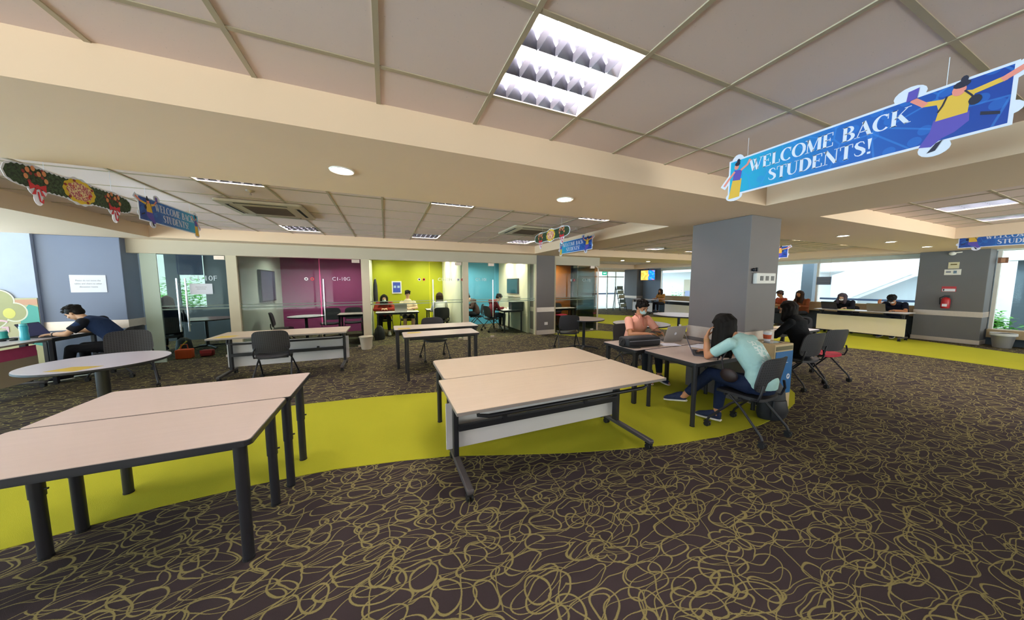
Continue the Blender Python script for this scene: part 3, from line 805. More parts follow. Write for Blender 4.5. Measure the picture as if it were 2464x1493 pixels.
# desk on the left
dl = flip_table('white desk with a pink banner on its panel at the far left edge', .95, .7, (-5.24,6.66,0), -PI/2, .75, mat('lilac_white_laminate','d3cad6',.3,var=.02), panel=mat('beige_panel','b9ac94',.5))
obj('pink_banner', box(mk(), -.43, .43, .207, .21, .50, .665), mat('pink_print', 'd8588a', .6, var=.12, vscale=12), dl)
rect_table('white topped black edged table holding the tilted laptop before the man in navy', -5.59, -4.89, 7.15, 8.02, .75, mat('lilac_white_laminate','d3cad6',.3,var=.02), lr=.024, square=True)
def sticker(label, x, y, z, pts):
    o = obj('caution_sticker', prism(mk(), pts, z, z+.0012, Matrix.Translation((x,y,0))), M_yel)
    return tag(o, label, 'sticker')
sticker('yellow sticker lying on the left round table', -2.93, 4.5, .7405, [(-.2,-.06),(.05,-.14),(.16,.03),(-.1,.09)])
sticker('yellow sticker on the left corner of the folding desk before the magenta room', -2.45, 6.3, .7405, [(-.12,-.12),(.1,-.12),(.16,.06),(-.08,.08)])
sticker('yellow sticker on the left end of the rear narrow table', .3, 6.02, .7505, [(-.12,-.08),(.12,-.1),(.1,.08),(-.1,.08)])
sticker('yellow sticker on the left end of the front narrow table', .42, 5.5, .7405, [(-.1,-.06),(.14,-.06),(.12,.05),(-.08,.06)])

# study room furniture
rect_table('table with two students behind it in the lime green room', -.3, .95, 9.7, 10.25, .74, M_topw, lr=.02, square=True)
rect_table('table at the right side of the lime green room before the long haired student', 1.25, 1.95, 10.2, 10.8, .74, M_topw, lr=.02, square=True)
rect_table('white table along the ivory wall of the turquoise room', 3.5, 4.22, 9.0, 10.2, .74, M_topw, lr=.02, square=True)
rect_table('small white table at the left edge of the turquoise room', 2.2, 2.62, 10.05, 10.75, .74, M_topw, lr=.02, square=True)
round_table('dark round table inside the leftmost glass room', -4.2, 9.9, .55, .74, mat('dark_rose_laminate','6f5860',.25), 'tables inside the study rooms')
round_table('round white table inside the magenta glass room', -2.0, 9.55, .42, .74, M_topw, 'tables inside the study rooms')
rect_table('pale table at the right side of the magenta glass room', -1.25, -.55, 9.3, 9.95, .76, M_top2, lr=.02, square=True)
rect_table('table inside the orange corner glass room', 5.1, 6.3, 8.9, 9.4, .74, M_top2, lr=.02, square=True)
place_chair(-2.5, 9.45, -80, 'black chair left of the round table in the magenta room')
place_chair(-1.55, 10.3, 175, 'black chair behind the round table in the magenta room')
place_chair(-.95, 10.35, 180, 'black chair at the right side of the magenta room')
place_chair(-.05, 10.45, 180, 'black chair under the student in red in the lime room')
place_chair(.65, 10.45, 180, 'black chair under the student in cream in the lime room')
place_chair(1.6, 9.65, 0, 'black chair with its back to us under the long haired student')
place_chair(3.3, 9.55, -80, 'black chair under the student in dark red in the turquoise room')
place_chair(3.0, 10.4, 80, 'black chair under the student at the left of the turquoise room')
place_chair(-4.55, 9.15, 20, 'black chair under the student in dark clothes in the leftmost room')
place_chair(13.95, 4.75, 90, 'black chair behind the window desk under the person in black with pale mask')
place_chair(13.95, 3.75, 90, 'black chair behind the window desk under the person in a cap')

# ------------------------------------------------------------------ small things
def laptop(label, loc, rz, w=.33, d=.23, open_=105, body=M_chrome, lidm=None, scr=M_glassdk, emblem=False):
    t = thing('laptop', label, 'laptop', loc, math.radians(rz))
    obj('base', prism(mk(), rrect(-w/2,w/2,-d,0,.012), 0, .014, bev=.003), body, t)
    obj('keyboard', box(mk(), -w*.42,w*.42,-d*.52,-d*.1,.0142,.0165), M_seat, t)
    obj('touchpad', box(mk(), -w*.16,w*.16,-d*.92,-d*.6,.0142,.0150), M_edge, t)
    a = math.radians(open_); M = Matrix.Translation((0,0,.014)) @ Matrix.Rotation(PI-a, 4, 'X').inverted()
    # lid: local y up the lid
    u = V((1,0,0)); v = V((0,-math.cos(a),math.sin(a))) ; v = V((0, -math.cos(a), math.sin(a)))
    B = basis((0,0,.012), u, v)
    l_ = obj('lid', prism(mk(), rrect(-w/2,w/2,0,d,.012), -.008, 0, B, bev=.002), lidm or body, t)
    obj('screen', box(mk(), -w*.47,w*.47,d*.06,d*.95,.0003,.0012, B), scr, l_)
    if emblem:
        b = mk(); prism(b, ngon(0,d*.5,.02,.022,20), -.0095, -.0081, B); prism(b, [(0,d*.5+.022),(.01,d*.5+.036),(.004,d*.5+.022)], -.0095, -.0081, B)
        obj('emblem', b, M_paper, l_)
    return t
M_scrP = mat('dim_purple_screen', '3c3a5c', .15, es=.15)
laptop('open silver laptop with a white emblem on its lid, before the man in salmon', (3.93,3.13,.7405), 176, .36, .24, 108, mat('silver_body','b9b4b2',.4,.5), emblem=True)
laptop('open dark laptop in front of the girl in the mint shirt', (3.5,2.5,.7405), 40, .34, .24, 112, mat('gunmetal_body','4a4650',.4,.4), scr=M_scrP)
laptop('black laptop screen tilted on the left desk in front of the man in navy', (-5.2,7.42,.7505), 90, .36, .25, 120, mat('black_body','1a1a20',.5), scr=M_scrP)
laptop('black laptop in front of the person with the pale mask at the window desk', (13.12,4.85,.7905), 90, .36, .24, 110, M_black)
laptop('grey laptop in front of the person in a cap at the window desk', (13.12,3.85,.7905), 90, .36, .24, 110, mat('grey_body','7c7568',.5,.3))
laptop('silver laptop between the two students in the lime room', (.42,9.85,.7405), 180, .36, .24, 100, mat('silver_body','b9b4b2',.4,.5))
# black bag on the table
t = thing('bag', 'black zipped bag lying on the table beside the silver laptop', 'bag', (3.24,3.1,.7402), math.radians(-6))
obj('body', box(mk(), -.27,.27,-.11,.11,0,.13, bev=.03), mat('black_nylon','202228',.6,bump=.2), t, 60)
obj('zip', box(mk(), -.25,.25,-.114,-.11,.085,.093), M_ink, t)
obj('strap', tube(mk(), [(-.25,0,.1),(-.32,-.02,.08),(-.34,-.02,.03),(-.3,-.03,.015),(-.2,-.13,.012),(-.1,-.14,.012)], .011, 8), M_rubber, t, 60)
obj('end_pocket', tube(mk(), [(-.285,-.0,.065),(-.25,0,.065)], .055, 20), M_seat, t, 50)
# papers, bottle, cup, phone
def lay(name, label, cat, x, y, z, w, d, rz, m, h=.004, **k):
    o = obj(name, prism(mk(), rrect(-w/2,w/2,-d/2,d/2,min(w,d)*.06), 0, h), m)
    o.location = (x,y,z); o.rotation_euler = (0,0,math.radians(rz)); return tag(o, label, cat, **k)
lay('paper_sheet', 'white sheets of paper between the two laptops by the big column', 'paper', 3.98, 2.72, .7402, .3, .21, 12, M_paper)
lay('paper_sheet', 'white sheet of paper right under the silver laptop corner', 'paper', 3.68, 2.98, .7402, .25, .18, -20, M_paper)
def bottle(label, x, y, z, h, r, m, capm, tumbler=False):
    t = thing('bottle', label, 'bottle', (x,y,z))
    if tumbler: pr_ = [(0,0),(r,0),(r*1.02,h*.25),(r*.9,h*.5),(r,h*.75),(r*.98,h*.85),(r*.7,h*.88),(0,h*.88)]
    else: pr_ = [(0,0),(r,0),(r,h*.65),(r*.4,h*.85),(r*.4,h*.9),(0,h*.9)]
    obj('body', lathe(mk(), pr_, seg=20), m, t, 40)
    obj('cap', lathe(mk(), [(0,h*.88),(r*(.85 if tumbler else .5),h*.88),(r*(.85 if tumbler else .5),h),(0,h)], seg=16), capm, t, 40)
    return t
bottle('clear water bottle with pale cap behind the silver laptop', 4.19, 3.22, .7402, .23, .035, mat('cloudy_plastic','d6d8e0',.2), M_white)
bottle('turquoise water bottle on the left desk beside the tilted laptop', -5.1, 7.05, .7502, .25, .042, mat('turquoise_plastic','35b4cc',.25), mat('turquoise_cap','58c8d8',.3), True)
bottle('short teal cup standing on the left desk behind the turquoise bottle', -5.42, 7.2, .7502, .15, .045, mat('teal_plastic','2fa6a0',.3), mat('white_rim','e0e8ea'), True)
t = thing('headphones', 'black headphones lying on the left desk', 'headphones', (-5.28,7.07,.775))
obj('headband', tube(mk(), [(.07*math.cos(a),.09*math.sin(a),.0) for a in [PI*k/14*1.6 for k in range(15)]], .008, 8), M_rubber, t, 60)
for s in (0,1): obj('ear_cup', lathe(mk(), [(0,0),(.035,0),(.035,.022),(0,.022)], (.07-.09*s,-.03*s-.02,-.024), 16), M_rubber, t, 40)
t = thing('takeaway_cup', 'paper cup with orange band and white lid next to the big column', 'cup', (4.62,2.28,.842))
obj('cup', lathe(mk(), [(0,0),(.032,0),(.045,.12),(0,.12)]), M_paper, t, 40); obj('sleeve', lathe(mk(), [(.037,.035),(.0395,.035),(.045,.09),(.043,.09)]), mat('orange_sleeve','c8542a',.6), t, 40)
obj('lid', lathe(mk(), [(0,.12),(.047,.12),(.047,.13),(.04,.14),(0,.14)]), M_white, t, 40)
lay('phone', 'black phone lying on the white papers beside the hooded girl', 'phone', 6.42, 2.98, .7465, .07, .15, -30, M_glassdk, .008)
lay('paper_sheet', 'open white papers on the table right of the hooded girl', 'paper', 6.6, 3.05, .7402, .62, .3, -4, M_paper, .005)
lay('notebook', 'black and cream notebook at the back of the white table past the hooded girl', 'notebook', 6.95, 3.32, .7402, .3, .2, 20, mat('cream_cover','e0cfae',.6), .015)
lay('notebook', 'yellow green open book on the window desk between the laptops', 'book', 13.1, 4.45, .7902, .22, .3, 0, mat('lime_cover','b9bb66',.6), .02)
# pedestal box with blue front
t = thing('pedestal_box', 'beige recycling box with a blue front panel standing by the big column', 'bin', (4.61,2.23,0), math.radians(-2))
obj('body', box(mk(), -.19,.19,-.15,.15,0,.84, bev=.006), mat('kraft_board','cbb68c',.6,var=.04), t)
obj('front_panel', box(mk(), -.175,.175,-.158,-.15,.2,.75, bev=.003), mat('blue_panel','2a6cab',.35), t)
obj('top_opening', box(mk(), -.12,.12,-.07,.05,.8385,.8415), M_glassdk, t)
obj('hand_slot', box(mk(), -.195,-.189,-.06,.08,.62,.635), M_glassdk, t)
m_ = basis((.1,-.159,.42), X, Z); b = mk(); prism(b, ngon(0,0,.035,n=24), 0, .002, m_); obj('round_emblem', b, M_paper, t)
b = mk(); prism(b, [(-.018,-.014),(.02,.0),(.012,.018),(-.014,.006)], .002, .003, m_); obj('round_emblem', b, mat('blue_panel','2a6cab',.35), t)
obj('printed_line', box(mk(), -.1,.08,-.16,-.158,.6,.606), M_paper, t)
obj('slot_plate', box(mk(), -.17,.17,-.154,-.15,.765,.815), mat('olive_plate','6a6240',.5), t)
# bins
def bin_(label, x, y, r, h, m, bag=False):
    t = thing('waste_bin', label, 'bin', (x,y,0))
    obj('body', lathe(mk(), [(0,0),(r*.74,0),(r,h),(r+.012,h),(r+.012,h-.02),(r+.004,h-.025),(r*.74+.005,.004)]+[], seg=30), m, t, 40)
    b = lathe(mk(), [(r*.98,h-.01),(r+.02,h+.006),(r+.024,h-.05),(r+.014,h-.06),(r+.01,h-.01)], seg=30)
    if bag: obj('liner_bag', b, mat('bin_liner','dfe2e6',.3), t, 60)
    else: obj('rim', lathe(mk(), [(r-.006,h),(r+.018,h),(r+.018,h-.018),(r-.006,h-.018)], seg=30), m, t, 40)
    return t
bin_('white tapered waste bin at the foot of the post between magenta and lime rooms', -.48, 8.1, .145, .32, mat('ivory_plastic','d8cdb8',.5))
bin_('silver waste bin with clear liner beside the right grey pillar', 14.16, 2.02, .17, .36, mat('brushed_grey_bin','9a9a9c',.35,.5), True)
# backpack hanging behind the girl's chair
t = thing('backpack', 'black backpack slumped on the floor beside the chair of the girl in mint', 'backpack', (4.2,1.98,0), math.radians(-15))
b = loft(mk(), [(0,0,.0),(0,0,.06),(0,0,.22),(0,-.01,.36),(0,-.02,.44)], [.15,.17,.16,.13,.06], [.09,.11,.1,.08,.04])
obj('body', b, mat('black_nylon','202228',.6,bump=.2), t, 60)
obj('pocket', loft(mk(), [(0,-.09,.04),(0,-.1,.12),(0,-.09,.24)], [.1,.11,.09], [.03,.045,.03]), M_seat, t, 60)
obj('strap', tube(mk(), [(-.08,.07,.42),(-.1,.13,.3),(-.09,.11,.12)], .013, 8), M_rubber, t, 60)
# bag and plant-like bundle behind the leftmost glass door
t = thing('shopping_bag', 'bright orange bag on the floor inside the leftmost glass door', 'bag', (-4.05,8.62,0))
obj('body', box(mk(), -.13,.13,-.08,.08,0,.2, bev=.02), mat('orange_fabric','e0501c',.7), t, 60)
obj('handle', tube(mk(), [(-.06,0,.19),(-.05,0,.3),(.05,0,.3),(.06,0,.19)], .008, 8), mat('orange_fabric','e0501c',.7), t, 60)
t = thing('bag', 'black and yellow bag above the orange bag in the leftmost room', 'bag', (-4.16,8.86,0))
obj('body', loft(mk(), [(0,0,0),(0,0,.15),(0,0,.36),(0,0,.42)], [.13,.15,.12,.05], [.09,.1,.08,.04]), mat('black_nylon','202228',.6), t, 60)
obj('trim', tube(mk(), [(-.1,-.09,.1),(0,-.11,.25),(.09,-.09,.35)], .014, 8), mat('yellow_trim','c0b428',.6), t, 60)
t = thing('bag', 'red bag on the floor just inside the leftmost glass door', 'bag', (-3.72,8.72,0))
obj('body', box(mk(), -.11,.11,-.07,.07,0,.14, bev=.03), mat('dark_red_fabric','8c1f24',.7), t, 60); obj('flap', box(mk(), -.1,.1,-.075,-.06,.07,.14), M_red, t)
t = thing('backpack', 'black bag on the floor at the left of the lime green room', 'backpack', (-.2,9.35,0))
obj('body', loft(mk(), [(0,0,0),(0,0,.1),(0,0,.3),(0,0,.4)], [.13,.15,.12,.05], [.09,.1,.08,.04]), mat('black_nylon','202228',.6), t, 60); obj('strap', tube(mk(), [(-.06,-.08,.36),(-.07,-.13,.2),(-.06,-.1,.08)], .012), M_rubber, t)
t = thing('jacket', 'dark jacket hanging on the left wall of the lime green room', 'jacket', (-.3,10.6,1.45))
obj('body', loft(mk(), [(0,0,-.42),(0,0,-.2),(0,0,.1),(0,0,.3)], [.07,.07,.06,.03], [.2,.2,.17,.08]), mat('dark_cloth','23252e',.85), t, 60); obj('hook', tube(mk(), [(-.03,0,.3),(.03,0,.34)], .008), M_steel, t)
t = thing('computer_case', 'dark box standing on the white table in the turquoise room', 'box', (4.0,9.16,.7402))
obj('case', box(mk(), -.2,.2,-.14,.14,0,.26, bev=.008), mat('teal_black','1e2e38',.4), t); obj('top_board', box(mk(), -.24,.28,-.16,.16,.261,.275), mat('grey_board','8a8c88'), t)
t = thing('box', 'white box on the table in the orange corner room', 'box', (5.15,8.97,.7402)); obj('case', box(mk(), -.05,.05,-.05,.05,0,.2, bev=.004), M_white, t); obj('lid', box(mk(), -.053,.053,-.053,.053,.2,.215), M_white, t)
place_chair(6.0, 9.6, 185, 'chair with a red seat in the orange corner room', red=True)
# magazine rack far back
t = thing('magazine_rack', 'dark stepped magazine rack far back left of the distant pillar', 'rack', (13.0,14.0,0), math.radians(10))
b = mk()
for s in (-.3,.3): tube(b, [(s,-.25,.0),(s,.15,1.45)], .02, 8); tube(b, [(s,.3,0),(s,.15,1.45)], .02, 8)
obj('frame', b, M_black, t, 50)
for k in range(5):
    zz = .2+.26*k; yy = -.25+.4*zz/1.45
    obj('shelf', box(mk(), -.3,.3,yy-.06,yy+.1,zz,zz+.02), M_black, t)
    obj('magazines', box(mk(), -.26,.26,yy-.03,yy+.0,zz+.021,zz+.22), mat('mag_%d'%(k%3), ('9aa08a','6c7a72','b8ae90')[k%3], .6, var=.3, vscale=14), t)
t = thing('tall_box', 'beige upright panel box beside the magazine rack', 'box', (13.75,13.45,0)); obj('body', box(mk(), -.12,.12,-.25,.25,0,.62,bev=.01), mat('beige_box','a89c8c',.6), t); obj('top', box(mk(), -.13,.13,-.26,.26,.621,.64), M_edge, t)

# ------------------------------------------------------------------ people
def skin_mat(name, c):
    g = NG(name); co = g.coord()
    n = g.noise(co, 14, 3)
    p = g.bsdf(g.mix(n, srgb(c), tuple(v*.86 for v in srgb(c)[:3])+(1,)), .5, 0, .4, g.noise(co, 180, 2), .08, .002)
    return p
def cloth_mat(name, c, s=9.0):
    g = NG(name); co = g.coord()
    fold = g.noise(co, s, 3, .55); weave = g.noise(co, 420, 1)
    h = g.math('ADD', g.math('MULTIPLY', fold, 1.0), g.math('MULTIPLY', weave, .06))
    base = g.mix(fold, tuple(v*.9 for v in srgb(c)[:3])+(1,), srgb(c))
    return g.bsdf(base, .85, 0, .2, h, .55, .03)
def hair_mat(name, c):
    g = NG(name); co = g.coord()
    mp_ = g.n('ShaderNodeMapping'); g.l(co, mp_.inputs[0]); mp_.inputs['Scale'].default_value = (60,60,6)
    n = g.noise(mp_.outputs[0], 2.0, 3)
    return g.bsdf(g.mix(n, srgb(c), tuple(min(1,v*1.7+.003) for v in srgb(c)[:3])+(1,)), .6, 0, .12, n, .8, .006)
SK = [skin_mat('skin_tan','c98d68'), skin_mat('skin_light','dcae8e'), skin_mat('skin_warm','b97a52')]
HB = hair_mat('black_hair','15110f'); HBR = hair_mat('brown_hair','2c1d16')
M_mask = mat('pale_blue_mask', 'bcd8da', .8); M_maskw = mat('white_mask', 'e6e4e2', .8)
M_shoe = cloth_mat('navy_canvas', '2a3350', 30); M_sole = mat('white_rubber','e2e0dc',.6); M_shoeb = cloth_mat('black_canvas','1b1b20', 30)
M_eye = mat('eye_dark','1a1412',.2); M_lip = mat('lip','a85a50',.5)

def hand(bm, W, d, n, side, curl=.35, s=1.0):
    """palm, four unequal bent fingers, thumb leaving the side of the palm"""
    W = V(W); d = V(d).normalized(); n = V(n); n = (n-d*n.dot(d)).normalized(); t = n.cross(d)*side
    pc = [W-d*.01, W+d*.03*s, W+d*.065*s, W+d*.088*s]
    loft(bm, pc, [.026*s,.036*s,.041*s,.038*s], [.019*s,.016*s,.0145*s,.012*s], t, 14)
    for i, ln in enumerate((.070,.078,.073,.058)):
        p = W+d*.082*s+t*(.029-.0195*i)*s; dd = (d+t*(.10-.07*i)).normalized(); r = (.0092,.0094,.009,.008)[i]*s
        for k, fr in enumerate((.46,.31,.23)):
            a = curl*(k+.6+.12*i); q = dd*math.cos(a)+n*math.sin(a)
            p2 = p+q*ln*fr*s; capsule(bm, p, p2, r, r*.92, 8); p = p2; r *= .92
    p = W+d*.022*s+t*.026*s
    for q, ln, r in ((d*.55+t*.85+n*.25, .038,.0125),(d*.85+t*.45+n*.35,.032,.0108),(d*.95+t*.2+n*.45,.024,.0095)):
        p2 = p+q.normalized()*ln*s; capsule(bm, p, p2, r*s, r*.9*s, 8); p = p2
def headm(pos, fwd, up):
    f = V(fwd).normalized(); u = V(up); u = (u-f*u.dot(f)).normalized(); r = f.cross(u)
    M = Matrix((r, f, u)).transposed().to_4x4(); M.translation = V(pos); return M
def person(label, loc, rz, J=None, shirt='5c6470', pants='20242e', skin=0, hair='short', hairm=None, sleeve='short',
           mask=None, shoes=None, shirtm=None, fine=.011, extra=None, group=None, hood=False, shorts=False, cap=None, collar=False, tuck=.0, fem=False):
    P = dict(pel=(0,-.02,.54), wai=(0,.0,.72), che=(0,.05,.9), nek=(0,.08,1.06), hed=(0,.13,1.2), fwd=(0,1,-.25), up=(0,0,1),
      shL=(-.185,.06,1.0), elL=(-.25,.17,.76), wrL=(-.16,.4,.79), hdL=(.25,1,0), hnL=(0,0,-1),
      shR=(.185,.06,1.0), elR=(.25,.17,.76), wrR=(.16,.4,.79), hdR=(-.25,1,0), hnR=(0,0,-1),
      hpL=(-.095,.02,.53), knL=(-.12,.43,.54), anL=(-.12,.42,.1), toL=(-.13,.58,.03),
      hpR=(.095,.02,.53), knR=(.12,.43,.54), anR=(.12,.42,.1), toR=(.13,.58,.03))
    if J: P.update(J)
    P = {k: V(v) for k, v in P.items()}
    t = thing('person', label, 'person', loc, math.radians(rz), group)
    sk = SK[skin]; hmt = hairm or HB; sm = shirtm or cloth_mat('cloth_'+shirt, shirt); pm = cloth_mat('cloth_'+pants, pants)
    w = .9 if fem else 1.0
    # body, one continuous skin
    b = mk(); H = headm(P['hed'], P['fwd'], P['up'])
    def hp(x, y, z): return H @ V((x,y,z))
    H3 = H.to_3x3()
    ball(b, hp(0,-.012,.028), (.073,.093,.088), H3, 24); ball(b, hp(0,.018,-.03), (.058,.07,.078), H3, 20)
    ball(b, hp(0,.052,-.086), (.026,.024,.02), H3, 12)
    capsule(b, hp(0,.088,.018), hp(0,.104,-.018), .0095, .0135, 10)
    for s in (-1,1):
        ball(b, hp(.012*s,.095,-.022), .0085, H3, 8); ball(b, hp(.075*s,-.005,-.004), (.009,.017,.03), H3, 12)
        ball(b, hp(.034*s,.066,-.022), (.026,.02,.022), H3, 12); ball(b, hp(.03*s,.078,.03), (.022,.014,.009), H3, 10)
    capsule(b, hp(-.016,.085,-.055), hp(.016,.085,-.055), .0085, .0085, 8)
    capsule(b, P['nek']-V((0,.01,.03)), hp(0,-.02,-.06), .056*w, .052*w, 16)
    loft(b, [P['pel']-V((0,0,.07)), P['pel'], P['wai'], P['che'], (P['shL']+P['shR'])/2, P['nek']],
         [.13,.15*w,.125*w,.145*w,.15*w,.055], [.09,.1,.085,.098,.075,.05], P['shR']-P['shL'], 22)
    for s in 'LR':
        sh, el, wr = P['sh'+s], P['el'+s], P['wr'+s]
        capsule(b, sh, el, .046*w, .039*w); capsule(b, el, el.lerp(wr,.35), .039*w, .042*w); capsule(b, el.lerp(wr,.35), wr, .042*w, .026*w)
        hand(b, wr, P['hd'+s], P['hn'+s], 1 if s == 'R' else -1)
        hp_, kn, an, to = P['hp'+s], P['kn'+s], P['an'+s], P['to'+s]
        capsule(b, hp_, kn, .078, .054); capsule(b, kn, kn.lerp(an,.35), .052, .055); capsule(b, kn.lerp(an,.35), an, .055, .034)
        capsule(b, an, to+V((0,0,.015)), .036, .026)
    remesh('body', b, sk, fine*.62, t, 3, fac=.35)
    # eyes and brows
    b = mk()
    for s in (-1,1): ball(b, hp(.031*s,.082,.005), (.0125,.007,.0065), H3, 10)
    obj('eyes', b, M_eye, t, 60)
    b = mk()
    for s in (-1,1): tube(b, [hp(.015*s,.094,.027), hp(.032*s,.092,.033), hp(.05*s,.08,.028)], .0035, 6)
    obj('eyebrows', b, hmt, t, 60)
    if mask:
        b = mk(); ball(b, hp(0,.056,-.045), (.057,.054,.048), H3, 18); ball(b, hp(0,.085,-.028), (.024,.028,.024), H3, 14)
        mo = remesh('face_mask', b, mask, .006, t, 4)
        b = mk()
        for s in (-1,1): tube(b, [hp(.052*s,.06,-.03), hp(.078*s,.01,-.0), hp(.08*s,-.01,.0)], .002, 6)
        obj('ear_loops', b, mask, mo, 60)
    else:
        b = mk(); tube(b, [hp(-.02,.089,-.054), hp(0,.0955,-.053), hp(.02,.089,-.054)], .004, 8); obj('mouth', b, M_lip, t, 60)
    # shirt
    b = mk()
    loft(b, [P['pel']-V((0,0,.02+tuck)), P['pel']+V((0,0,.05)), P['wai'], P['che'], (P['shL']+P['shR'])/2+V((0,0,-.005)), P['nek']-V((0,.0,.005))],
         [.178*w,.186*w,.168*w,.184*w,.182*w,.074], [.128,.136,.124,.13,.1,.064], P['shR']-P['shL'], 26)
    for s in 'LR':
        sh, el, wr = P['sh'+s], P['el'+s], P['wr'+s]
        ball(b, sh, .066*w)
        if sleeve == 'short': cyl(b, sh, sh.lerp(el,.72), .066*w, .062*w, 16)
        else: capsule(b, sh, el, .062*w, .054*w); cyl(b, el, el.lerp(wr,.93), .053*w, .04*w, 16)
    if hood:
        ball(b, P['nek']+V((0,-.06,-.01)), (.12,.075,.075)); ball(b, P['nek']+V((0,.0,.0)), (.09,.08,.05))
    so = remesh('hooded_top' if hood else 'shirt', b, sm, fine, t, 5, fac=.4)
    if collar:
        b = mk(); n0 = P['nek']
        for s in (-1,1):
            v = [b.verts.new(n0+V(q)) for q in ((s*.004,.085,-.03),(s*.06,.075,-.055),(s*.075,.0,.012),(s*.06,-.045,.03),(s*.058,-.04,.048),(s*.066,.0,.034),(s*.03,.062,.012))]
            b.faces.new(v)
        bmesh.ops.solidify(b, geom=b.faces[:], thickness=.006)
        obj('collar', b, sm, so)
        obj('button_placket', tube(mk(), [n0+V((0,.085,-.04)), n0+V((0,.085,-.1)), n0+V((0,.105,-.17))], .006, 6), cloth_mat('placket_'+shirt, 'd87a62'), so, 60)
    # trousers
    b = mk()
    loft(b, [P['pel']-V((0,0,.075)), P['pel']-V((0,0,.02)), P['pel']+V((0,0,.07))], [.15,.16,.145*w], [.105,.118,.105], P['shR']-P['shL'], 22)
    for s in 'LR':
        hp_, kn, an = P['hp'+s], P['kn'+s], P['an'+s]
        capsule(b, hp_, kn, .09, .067)
        if not shorts: cyl(b, kn, kn.lerp(an,.45), .066, .06, 16); cyl(b, kn.lerp(an,.45), kn.lerp(an,.86), .06, .047, 16)
    remesh('shorts' if shorts else 'trousers', b, pm, fine, t, 5, fac=.4)
    # shoes
    for s in 'LR':
        an, to = P['an'+s], P['to'+s]; f = (to-an); f.z = f.z*1.0; heel = an-V((0,0,.06))-f.normalized()*.02
        d = (to-heel).normalized(); up_ = V((1,0,0)).cross(d) if abs(d.x) < .9 else Z
        if up_.z < 0: up_ = -up_
        up_ = (up_-d*up_.dot(d)).normalized(); sd = d.cross(up_)
        L = .27; hb = to-d*.235
        b = mk()
        sec = [(-.012,.028,.06,.07),(.03,.037,.072,.072),(.085,.041,.062,.064),(.15,.047,.045,.048),(.215,.044,.032,.036),(.252,.024,.018,.022)]
        loft(b, [hb+d*q[0]+up_*q[3]*.75 for q in sec], [q[1] for q in sec], [q[2]*.75 for q in sec], sd, 18)
        sh_ = remesh('shoe', b, shoes or M_shoe, .007, t, 3)
        b = mk(); loft(b, [hb+d*q[0]-up_*.002 for q in sec], [q[1]+.003 for q in sec], [.011]*6, sd, 18)
        obj('sole', b, M_sole, sh_, 60)
    # hair
    b = mk()
    ball(b, hp(0,-.025,.048), (.086,.1,.082), H3, 24); ball(b, hp(0,-.055,.0), (.078,.062,.08), H3, 20)
    for s in (-1,1): ball(b, hp(.066*s,-.0,.035), (.02,.05,.042), H3, 12)
    if hair == 'short': ball(b, hp(.02,.06,.075), (.05,.036,.028), H3, 14); ball(b, hp(-.03,.055,.078), (.04,.034,.026), H3, 14)
    if hair == 'short':
        random.seed(int(P['hed'].x*1000)+3)
        for k in range(60):
            a = random.uniform(0, 2*PI); e = random.uniform(.15, 1.3)
            q = V((.084*math.cos(a)*math.cos(e), -.02+.098*math.sin(a)*math.cos(e), .05+.082*math.sin(e)))
            d_ = V((q.x*2+random.uniform(-.1,.1), .12+random.uniform(-.1,.1), .05)).normalized()
            tube(b, [hp(*(q-d_*.02)), hp(*(q+d_*.012+V((0,0,.004)))), hp(*(q+d_*.036))], [.013,.012,.004], 6)
    if hair in ('long','bob'):
        dn = -Z; base = hp(0,-.06,.0); back = (H3@V((0,-1,0)))
        ln = .34 if hair == 'long' else .17
        cs = [hp(0,-.045,.04), base+dn*.05+back*.01, base+dn*(.05+ln*.5)+back*.02, base+dn*(.05+ln)+back*.0]
        loft(b, cs, [.088,.1,.104,.06], [.066,.07,.06,.026], H3@X, 22)
        for s in (-1,1):
            a0 = hp(.072*s,.01,.03); tube(b, [a0, a0+dn*.09+H3@V((.008*s,.0,0)), a0+dn*(.1+ln*.55)+H3@V((.012*s,.01,0)), a0+dn*(.1+ln*.8)], [.03,.036,.032,.014], 10)
        random.seed(int(P['hed'].y*1000)+11)
        for k in range(30):
            a = math.radians(-125+250*k/29)+random.uniform(-.06,.06); ex = math.sin(a); ey = -math.cos(a)
            l2 = ln*random.uniform(.75,1.1)*(1.0 if ey < .2 else .75); j = random.uniform(-.012,.012)
            p0 = hp(.02*ex, -.02+.02*ey, .128); p1 = hp(.083*ex, -.02+.1*ey, .07); p2 = hp((.095+j)*ex, -.03+(.1+j)*ey, .0)
            p3 = p2+dn*(.06+l2*.4)+H3@V((j, j, 0)); p4 = p2+dn*(.06+l2)+H3@V((-.02*ex, .015, 0))
            tube(b, [p0, p1, p2, p3, p4], [.012,.017,.018,.016,.005], 8)
    remesh('hair', b, hmt, .007, t, 3, fac=.3)
    if cap:
        b = mk(); ball(b, hp(0,-.015,.06), (.098,.11,.075), H3, 20); box(b, -.06,.06,.07,.16,.06,.072, H)
        remesh('cap', b, cloth_mat('cap_'+cap, cap), .008, t, 3)
    if extra: extra(t, P, hp, H3)
    return t

